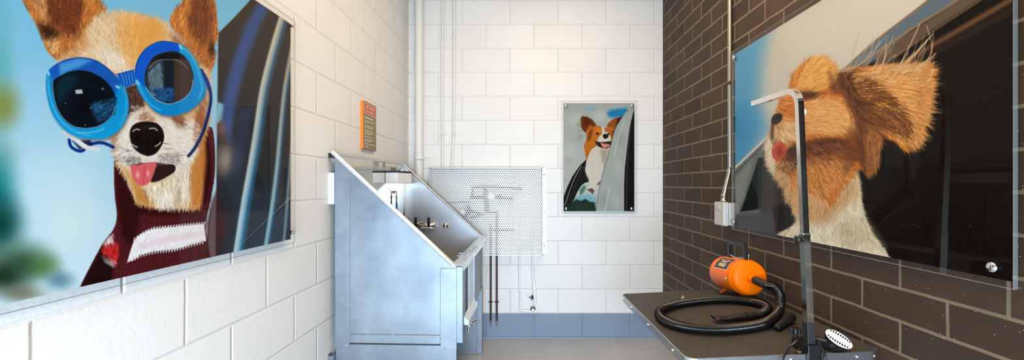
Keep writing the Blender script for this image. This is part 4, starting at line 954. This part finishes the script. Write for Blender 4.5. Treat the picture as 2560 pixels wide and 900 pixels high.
# neck and chest
NK = [(1985,500),(2090,470),(2140,424),(2152,470),(2158,520),(2178,574),(2206,616),(2228,652),(2250,700),(1930,680),(1925,640),(1940,590),(1978,566),(1992,545)]
c.fill(NK, (236,218,188), 3, smooth=4); c.fill([(1986,500),(2090,470),(2140,430),(2150,480),(2060,560),(1998,548)], (206,158,108), 18, .85)
c.fill([(2090,560),(2160,540),(2210,620),(2110,610)], (206,184,150), 20, .7); c.fill([(2000,560),(2080,560),(2100,640),(1980,640)], (246,232,206), 20, .8)
nl = [(1990,560,-110),(2060,520,-110),(2120,480,-80),(2150,560,-60),(2200,620,-45),(2080,620,-95),(1960,600,-140)]
c.fur(NK, 12000, 12, nl, .1, .35, .65)
# ear
EA = [(2086,182),(2120,172),(2180,166),(2240,160),(2292,164),(2322,174),(2316,220),(2311,262),(2302,310),(2292,340),(2276,362),(2256,365),(2234,350),(2206,332),(2194,365),(2192,405),(2164,424),(2150,392),(2150,320),(2132,270),(2106,235),(2092,210)]
c.fill(EA, (200,120,50), 4, smooth=4)
c.fill([(2088,184),(2128,182),(2142,235),(2160,320),(2166,420),(2148,410),(2138,300),(2106,236)], (70,42,24), 10, .95)
c.fill([(2140,190),(2240,172),(2300,180),(2290,240),(2200,260),(2150,240)], (212,140,70), 18, .8); c.fill([(2200,300),(2290,270),(2286,340),(2262,358),(2230,340)], (206,142,80), 14, .8)
c.fill([(2150,250),(2200,280),(2204,340),(2190,400),(2168,410),(2160,330)], (140,86,44), 12, .75)
c.fill([(2296,180),(2320,178),(2312,250),(2300,300),(2284,290)], (232,176,116), 8, .6)
el = [(2100,190,20),(2180,180,12),(2280,175,20),(2160,240,0),(2280,240,-12),(2200,300,-30),(2270,330,-45),(2160,360,-85),(2180,400,-88)]
c.fur(EA, 9000, 26, el, .22, .16, .75, bend=.2)
c.fur([(2130,185),(2300,165),(2312,240),(2280,350),(2170,260)], 1500, 42, el, .2, .12, .7, bend=.2, col=(222,158,92))
c.fur([(2140,200),(2200,220),(2280,330),(2160,300)], 700, 34, el, .25, .14, .7, bend=.2, col=(110,62,30))
c.fur([(2296,172),(2324,174),(2306,300),(2276,360),(2284,300)], 700, 18, el, .15, .3, .7, bend=.3, col=(206,140,80))
c.fur([(2150,340),(2200,340),(2194,400),(2160,415)], 260, 34, [(2170,370,-88)], .25, .12, .7, col=(150,96,56))
# head
HD = [(1966,238),(1975,205),(1990,176),(2015,158),(2046,148),(2074,162),(2088,190),(2094,222),(2112,245),(2134,290),(2152,330),(2156,370),(2146,402),(2132,428),(2110,450),(2092,476),(2070,510),(2030,530),(1996,528),(1982,500),(1968,480),(1956,455),(1942,440),(1932,418),(1918,400),(1914,370),(1922,335),(1934,292),(1945,262),(1950,246)]
c.fill(HD, (206,118,48), 4, smooth=4)
c.fill([(1975,235),(1985,185),(2020,160),(2060,158),(2080,190),(2060,215),(2020,225)], (218,146,70), 14, .85)
c.fill([(2070,170),(2092,200),(2100,240),(2076,232),(2060,210)], (130,76,36), 10, .7)
c.fill([(1966,238),(2000,232),(2010,262),(1975,275),(1956,262)], (214,126,56), 8, .8); c.fill([(1990,228),(2030,226),(2040,246),(2004,252)], (72,40,22), 7, .85)
c.fill([(2000,262),(2080,250),(2120,300),(2080,320),(2000,310)], (222,154,84), 20, .85)
c.fill([(1920,342),(1938,300),(1955,290),(1990,300),(2000,340),(1965,352),(1945,350)], (226,190,146), 8, .85)
c.fill([(1914,370),(1922,340),(1936,345),(1930,400),(1922,404)], (226,206,178), 5, .9); c.fill([(1920,400),(1940,405),(1970,440),(1960,460),(1936,430)], (206,178,142), 6, .85)
c.fill([(1966,362),(2010,352),(2070,340),(2120,340),(2130,370),(2080,400),(2010,396),(1970,402)], (98,50,24), 14, .9)
c.fill([(2000,400),(2100,390),(2130,410),(2080,450),(2010,440)], (180,106,50), 16, .8); c.fill([(1950,420),(2010,440),(2060,470),(2020,520),(1985,500)], (190,128,76), 14, .8)
c.fill([(1940,404),(1990,404),(2000,418),(1955,424)], (70,46,30), 6, .8)
c.fill([(2120,300),(2152,340),(2150,400),(2120,400)], (150,84,40), 12, .8)
hl = [(1980,200,75),(2020,170,60),(2070,180,20),(2000,220,30),(2040,280,10),(2100,280,-15),(2130,330,-55),(1960,300,-30),(1935,340,-100),(1930,400,-110),(1990,340,-20),(2060,360,-25),(2100,400,-50),(2060,440,-60),(2000,460,-70),(1960,440,-95),(2030,500,-75)]
c.fur(HD, 15000, 20, hl, .17, .25, .7, bend=.35)
c.fur([(1990,230),(2020,160),(2060,155),(2082,190),(2060,220)], 900, 24, hl, .15, .3, .7, bend=.4, col=(234,172,92))
c.fur([(2000,260),(2080,250),(2130,310),(2080,330),(2000,320)], 1100, 28, hl, .14, .25, .65, bend=.4, col=(234,172,104))
c.fur([(2000,400),(2100,390),(2120,430),(2030,500),(1980,480)], 900, 26, hl, .2, .25, .7, bend=.4, col=(214,144,80))
c.fur([(2010,352),(2100,345),(2120,380),(2020,396)], 500, 24, hl, .3, .25, .7, bend=.3, col=(150,86,42))
c.fur([(1970,470),(2070,500),(2030,530),(1990,530)], 700, 26, [(2000,500,-80)], .12, .3, .7, col=(216,170,120))
c.fur([(1916,360),(1930,345),(1940,430),(1925,410)], 300, 16, [(1925,380,-120)], .08, .35, .8, col=(232,214,188)); c.fur([(1935,420),(1975,440),(1975,500),(1955,460)], 300, 18, [(1950,450,-110)], .12, .3, .7, col=(212,172,126))
for P, a_ in (([(1976,368),(2010,356),(2070,346),(2112,352),(2108,372),(2060,388),(2000,396),(1972,396)],.8), ([(2092,186),(2126,184),(2142,240),(2158,320),(2164,410),(2150,400),(2136,300),(2108,238)],.75), ([(1992,230),(2030,228),(2036,243),(2004,250)],.75), ([(2070,176),(2092,204),(2098,236),(2078,226)],.5), ([(2120,320),(2148,345),(2146,395),(2128,420),(2108,440)],.45)):
    c.fill(P, (74,36,16), 9, a_, smooth=3)
c.fur([(1980,372),(2060,352),(2110,360),(2060,400),(1990,400)], 130, 30, hl, .2, .2, .6, bend=.3, col=(150,88,44))
c.fur([(2090,190),(2126,190),(2160,320),(2160,410),(2140,330)], 150, 30, [(2110,220,-60),(2150,330,-75)], .2, .2, .6, bend=.2, col=(130,80,42))
# windblown strands
def strand(x0, y0, x1, y1, col, w, a=.75):
    mx, my = (x0+x1)/2+rng.normal(0, 7), (y0+y1)/2+rng.normal(0, 7)+9
    c.line([(x0,y0),(mx,my),(x1,y1)], col, w, .9, a, 5)
for k in range(46):
    x0 = rng.uniform(2100, 2300); y0 = 185+rng.uniform(-14, 40); q = rng.uniform(0, 1)
    x1 = x0+rng.uniform(10, 60)+q*20; y1 = y0-rng.uniform(40, 115)
    strand(x0, y0, min(x1, 2335), max(y1, 50), [(226,204,178),(206,160,112),(236,220,198),(190,150,112)][k % 4], rng.uniform(.7, 2.0), .6)
for k in range(12): strand(2085+rng.uniform(0,30), 178+rng.uniform(-6,10), 2170+rng.uniform(-30,50), 95+rng.uniform(-30,40), (206,198,184), 1.2, .6)
for x1, y1 in ((2334,84),(2326,92),(2340,134),(2332,142),(2300,60),(2318,100)): strand(2235+rng.uniform(-20,40), 178, x1, y1, (206,168,132), 3.2, .75)
for k in range(10): strand(2040+rng.uniform(-20,30), 165, 2060+rng.uniform(-20,40), 132+rng.uniform(0,20), (214,170,120), 1, .5)
# nose and tongue
c.line([(1933,306),(1931,325),(1930,346)], (84,62,50), 8, 3.5, .85)
c.fill([(1929,296),(1936,286),(1948,283),(1956,288),(1954,300),(1946,309),(1936,312),(1929,307)], (58,44,38), 2, smooth=4)
c.fill([(1937,292),(1950,286),(1955,294),(1944,304),(1935,306)], (36,26,24), 3); c.blob(1944, 300, 6, (110,90,80), .5, 4)
c.line([(1928,345),(1932,360),(1940,352)], (120,96,76), 4, 3, .6)
c.fill([(1931,370),(1938,357),(1950,353),(1961,360),(1965,376),(1957,394),(1946,402),(1935,396),(1930,384)], (196,84,62), 1.8, smooth=5)
c.fill([(1945,366),(1956,366),(1958,382),(1948,392),(1942,384)], (150,50,40), 5, .8); c.line([(1934,372),(1940,361),(1950,357)], (232,134,112), 3, 2, .7)
c.fur([(1966,372),(2000,370),(1990,410),(1950,412)], 160, 14, [(1970,390,-40)], .3, .4, .7, col=(60,36,22)); c.fur([(1940,404),(1985,404),(1970,425),(1945,420)], 90, 12, [(1960,410,-100)], .2, .3, .5, col=(196,160,118))
Ya, Yb_ = (XR0-OFF)*F/(1838-1310.), (XR0-OFF)*F/(2532-1310.)
po = empty('dog_poster', 'large right wall poster of a shaggy orange dog with windblown ear', 'poster', on_right(Ya, 1.051), (0,0,math.atan2(-1,-TR)), 'acrylic dog posters on the walls')
c.build('print', po, lambda Y, px: (Ya-Y)*kr, -OFF, .72)
w_ = (Ya-Yb_)*kr; sheet(po, w_, .9235, bolts=((.014,.024), (.014,.90), (w_-.030,.028), (w_-.030,.895)), br=.0125)
# --- back print: small brown and white dog at a car mirror
YPB = YB-OFF; sp = F/YPB
bz0, bz1 = CZ-(528-PY0)/sp, CZ+(PY0-258)/sp
c = Canvas(1409, 1586, .42, 560, bz0, bz1, None, None, YPB)
v = np.clip((c.PY-258)/270, 0, 1)[..., None]; c.C[:] = np.array((172,180,176))*(1-v)+np.array((196,200,192))*v
for x, y, r, ry, col, a in ((1440,300,40,30,(200,202,196),.7),(1470,270,30,14,(150,178,192),.6),(1425,380,30,40,(206,206,200),.7),(1412,452,10,14,(120,176,196),.5),(1500,290,30,26,(206,206,204),.8),(1450,345,30,26,(176,184,178),.6),(1540,268,30,8,(176,190,196),.7),(1420,400,18,16,(170,178,172),.6)): c.blob(x, y, r, col, a, ry)
c.fill([(1518,281),(1530,274),(1548,272),(1566,270),(1570,276),(1556,292),(1536,294),(1522,292)], (26,128,186), 6, .95)
c.blob(1483, 273, 20, (126,176,200), .6, 7)
# mirror of the car
c.fill([(1465,399),(1469,416),(1464,430),(1472,448),(1474,456),(1462,458),(1452,467),(1444,480),(1436,497),(1424,514),(1410,532),(1400,532),(1406,500),(1418,468),(1431,441),(1448,416)], (26,24,26), 1)
c.line([(1453,416),(1437,444),(1424,478),(1413,512)], (150,156,150), 1.8, .8); c.line([(1458,418),(1445,446),(1432,480),(1420,515)], (70,72,72), 1.2, 1, .8)
c.fill([(1452,466),(1462,457),(1474,455),(1500,455),(1490,532),(1434,532),(1438,496)], (192,202,196), 1.2)
c.fill([(1449,474),(1460,462),(1466,470),(1458,482),(1450,490)], (60,110,84), 2.5, .8); c.line([(1440,490),(1447,476),(1456,464),(1470,456)], (226,232,226), 1.6, .8, .9)
c.fill([(1440,492),(1470,486),(1492,494),(1490,512),(1438,512)], (120,178,196), 6, .8)
c.fill([(1430,505),(1440,498),(1452,502),(1464,497),(1474,504),(1486,506),(1492,532),(1405,532)], (24,48,36), 2.5, .97)
for k in range(260): c.blob(rng.uniform(1412,1488), rng.uniform(502,528), rng.uniform(1.5,3.5), [(20,40,30),(44,76,50),(30,60,52),(16,26,20)][k % 4], .7) if k < 60 else None
# chest and paws
CH = [(1478,374),(1491,366),(1516,370),(1526,366),(1518,392),(1510,425),(1503,452),(1500,466),(1484,468),(1474,456),(1471,440),(1464,426),(1467,400)]
c.fill(CH, (222,214,200), 1.5, smooth=4); c.fill([(1500,372),(1522,372),(1512,420),(1505,400)], (170,156,136), 5, .8)
c.fill([(1462,474),(1478,462),(1500,458),(1496,470),(1480,476),(1468,478)], (222,216,204), 1.5)
c.fill([(1466,474),(1480,470),(1486,476),(1482,486),(1476,480)], (92,68,52), 1.5, .9); c.fill([(1491,461),(1501,452),(1500,460),(1494,463)], (84,58,46), 1.2, .9)
c.fur(CH, 1500, 9, [(1490,380,-95),(1470,430,-120),(1500,440,-85)], .09, .3, .7); c.fur([(1463,420),(1470,440),(1476,455),(1478,420)], 160, 8, [(1470,440,-125)], .05, .4, .8, col=(230,224,212))
# ears and head
E1 = [(1453.5,293),(1466,292),(1479,299),(1488,309),(1489.5,316),(1476,325),(1466,331),(1456,324),(1452.5,311)]
E2 = [(1517.5,315),(1523,306),(1535,297),(1549,293),(1557,294),(1549,307),(1540,323),(1528,320)]
c.fill(E1, (110,54,26), .9, smooth=4); c.fill(E2, (150,84,38), .9, smooth=4); c.fill([(1542,296),(1557,294),(1549,306),(1540,314)], (54,34,26), 2, .9)
c.fill([(1474,314),(1480,318),(1470,332),(1466,330)], (206,120,44), 1.5, .9); c.fill([(1456,296),(1470,296),(1478,306),(1464,316)], (80,38,22), 3, .7)
HL = [(1466,326),(1476,320),(1488,316),(1500,316),(1506,327),(1503,338),(1497,345),(1492,353),(1491,364),(1479,373),(1470,391),(1467,401),(1464.5,391),(1461.5,374),(1460.5,364),(1466,347)]
HR = [(1508.5,326),(1516,318),(1530,317),(1538,325),(1534,340),(1528,356),(1526,344),(1519,330)]
c.fill(HL, (200,112,34), 1, smooth=4); c.fill(HR, (188,106,38), 1, smooth=4)
c.fill([(1472,326),(1482,322),(1476,350),(1468,352)], (110,56,28), 3, .8); c.fill([(1530,325),(1538,326),(1530,350)], (96,50,30), 3, .8); c.fill([(1488,318),(1502,320),(1500,330),(1488,330)], (226,140,50), 3, .7)
lie = [(1460,300,120),(1480,310,70),(1540,305,50),(1490,330,-40),(1470,350,-100),(1466,385,-95),(1480,365,-110),(1525,330,-70)]
for P, n_ in ((E1,500),(E2,360),(HL,1100),(HR,400)): c.fur(P, n_, 6, lie, .2, .3, .75)
for k in range(26):
    x, y = 1453+rng.uniform(-1,2), rng.uniform(294,345); dx_, dy_ = rng.uniform(4, 14), rng.uniform(-5, 13); c.line([(x+3,y),(x-dx_*.4,y+dy_*.15-1),(x-dx_,y+dy_)], (96,70,50), .5, .6, rng.uniform(.25,.6), 4)
for k in range(8): c.line([(1552+rng.uniform(-6,3),295),(1556+rng.uniform(-4,4),290+rng.uniform(-3,2))], (60,44,36), .6, .5, .7, 0)
c.fill([(1505,318),(1510,318),(1512,334),(1505,338)], (226,216,204), 1.5)
c.fill([(1496,344),(1504,336),(1515,332.5),(1525,339),(1526.5,350),(1520,355),(1505,355),(1497,354)], (224,216,208), 1.2, smooth=4)
c.fill([(1488,353),(1496,355),(1508,355),(1527,353.5),(1526,364),(1516,372),(1502,369),(1492.5,363)], (42,28,26), 1, smooth=3)
c.fill([(1501,357),(1509,358.5),(1518,360),(1526,362.5),(1518,368),(1509,370),(1504,363)], (226,142,136), 1, smooth=3); c.line([(1497,367),(1506,371),(1518,371.5)], (200,190,180), 1.6, .8, .8)
c.fill([(1507,338),(1513,334.5),(1520,336),(1521,342),(1515,347),(1509,345)], (26,22,22), .9, smooth=4); c.blob(1514, 337.5, 3, (120,116,116), .7, 1.2)
c.blob(1494.5, 334.5, 6, (80,42,22), .8, 4.5); c.blob(1494.5, 334, 4.2, (18,12,10), 1, 3.4, .5); c.blob(1496, 333, 1.2, (240,240,240), 1); c.blob(1522, 335, 3, (20,14,12), 1, 3, .5); c.blob(1523, 334, 1, (230,230,230), 1)
# door pillar in front
c.fill([(1590,258),(1578,270),(1566,281),(1555,293),(1545,309),(1537,325),(1527,363),(1517,400),(1500,461),(1489,532),(1595,532)], (172,180,174), .8)
c.line([(1555,293),(1537,325),(1527,363),(1517,400),(1500,461),(1489,530)], (50,52,50), 1.1, .6, .9, 3)
for x, y, r, ry, col in ((1545,420,22,40,(198,202,194)),(1550,345,14,30,(150,160,154)),(1510,500,20,30,(140,150,150)),(1540,500,18,30,(196,200,192)),(1565,320,14,20,(190,196,192))): c.blob(x, y, r, col, .6, ry) if x > 1540 else c.blob(x, y, r, col, .5, ry)
c.line([(1562,298),(1552,325),(1544,352),(1535,390)], (226,230,224), 1.8, 1, .8); c.line([(1524,470),(1518,500),(1512,530)], (226,230,224), 1.8, 1, .8); c.line([(1520,460),(1560,345)], (200,206,200), .8, .8, .4, 0)
c.line([(1528,350),(1545,349)], (210,214,210), 1, .8, .6, 0)
c.fill([(1590,262),(1584,272),(1574,315),(1568,364),(1562,420),(1560,470),(1560,532),(1595,532)], (28,26,28), 1); c.line([(1578,310),(1571,364),(1567,440),(1566,530)], (92,90,92), 2, 1.5, .7); c.line([(1585,272),(1574,316),(1567,364),(1561,420),(1559,470),(1559,530)], (206,208,200), 1.5, .8, .8)
po = empty('dog_poster', 'small back wall poster of a brown and white dog at a car window', 'poster', (((1409-PX0)/sp), YB, bz0), None, 'acrylic dog posters on the walls')
c.build('print', po, lambda Y, px: (px-1409)/sp, -OFF, .74)
w_ = (1586-1409)/sp; h_ = bz1-bz0; sheet(po, w_, h_, .017, .015, bolts=((.020,.022), (.020,h_-.024), (w_-.026,.022), (w_-.020,h_-.022)), br=.0125)
# ------------------------------------------------------------------ light
def area(name, loc, rot, sx, sy, power, col):
    l = bpy.data.lights.new(name, 'AREA'); l.shape = 'RECTANGLE'; l.size = sx; l.size_y = sy; l.energy = power; l.color = col
    o = bpy.data.objects.new(name, l); COL.objects.link(o); o.location = loc; o.rotation_euler = rot; return o
area('daylight_lamp', (.14, YF+.05, .80), (math.radians(72), 0, math.radians(7)), 1.5, 1.3, 92, (.60, .80, 1.0)).data.spread = math.radians(135)
area('ceiling_lamp', (.40, 1.35, H-.03), (0, 0, 0), .9, 2.8, 43, (1.0, .73, .43))
w = bpy.data.worlds.new('World'); sc.world = w; w.use_nodes = True
w.node_tree.nodes['Background'].inputs[0].default_value = (.75, .87, 1.0, 1); w.node_tree.nodes['Background'].inputs[1].default_value = 1.0
# ------------------------------------------------------------------ camera
cam = bpy.data.cameras.new('camera'); co_ = bpy.data.objects.new('camera', cam); COL.objects.link(co_)
cam.sensor_fit = 'HORIZONTAL'; cam.sensor_width = 36; cam.lens = 36*F/2560; cam.clip_start = .02
co_.location = (0, 0, CZ); co_.rotation_euler = (math.radians(90), 0, 0)
cam.shift_x = -(PX0-1280)/2560; cam.shift_y = (PY0-450)/2560
sc.camera = co_
sc.view_settings.view_transform = 'Standard'; sc.view_settings.look = 'None'; sc.view_settings.exposure = 0.47
sc.cycles.use_denoising = True; sc.cycles.use_adaptive_sampling = False; sc.cycles.max_bounces = 8; sc.cycles.transparent_max_bounces = 12
sc.cycles.caustics_reflective = False; sc.cycles.caustics_refractive = False; sc.cycles.sample_clamp_indirect = 6
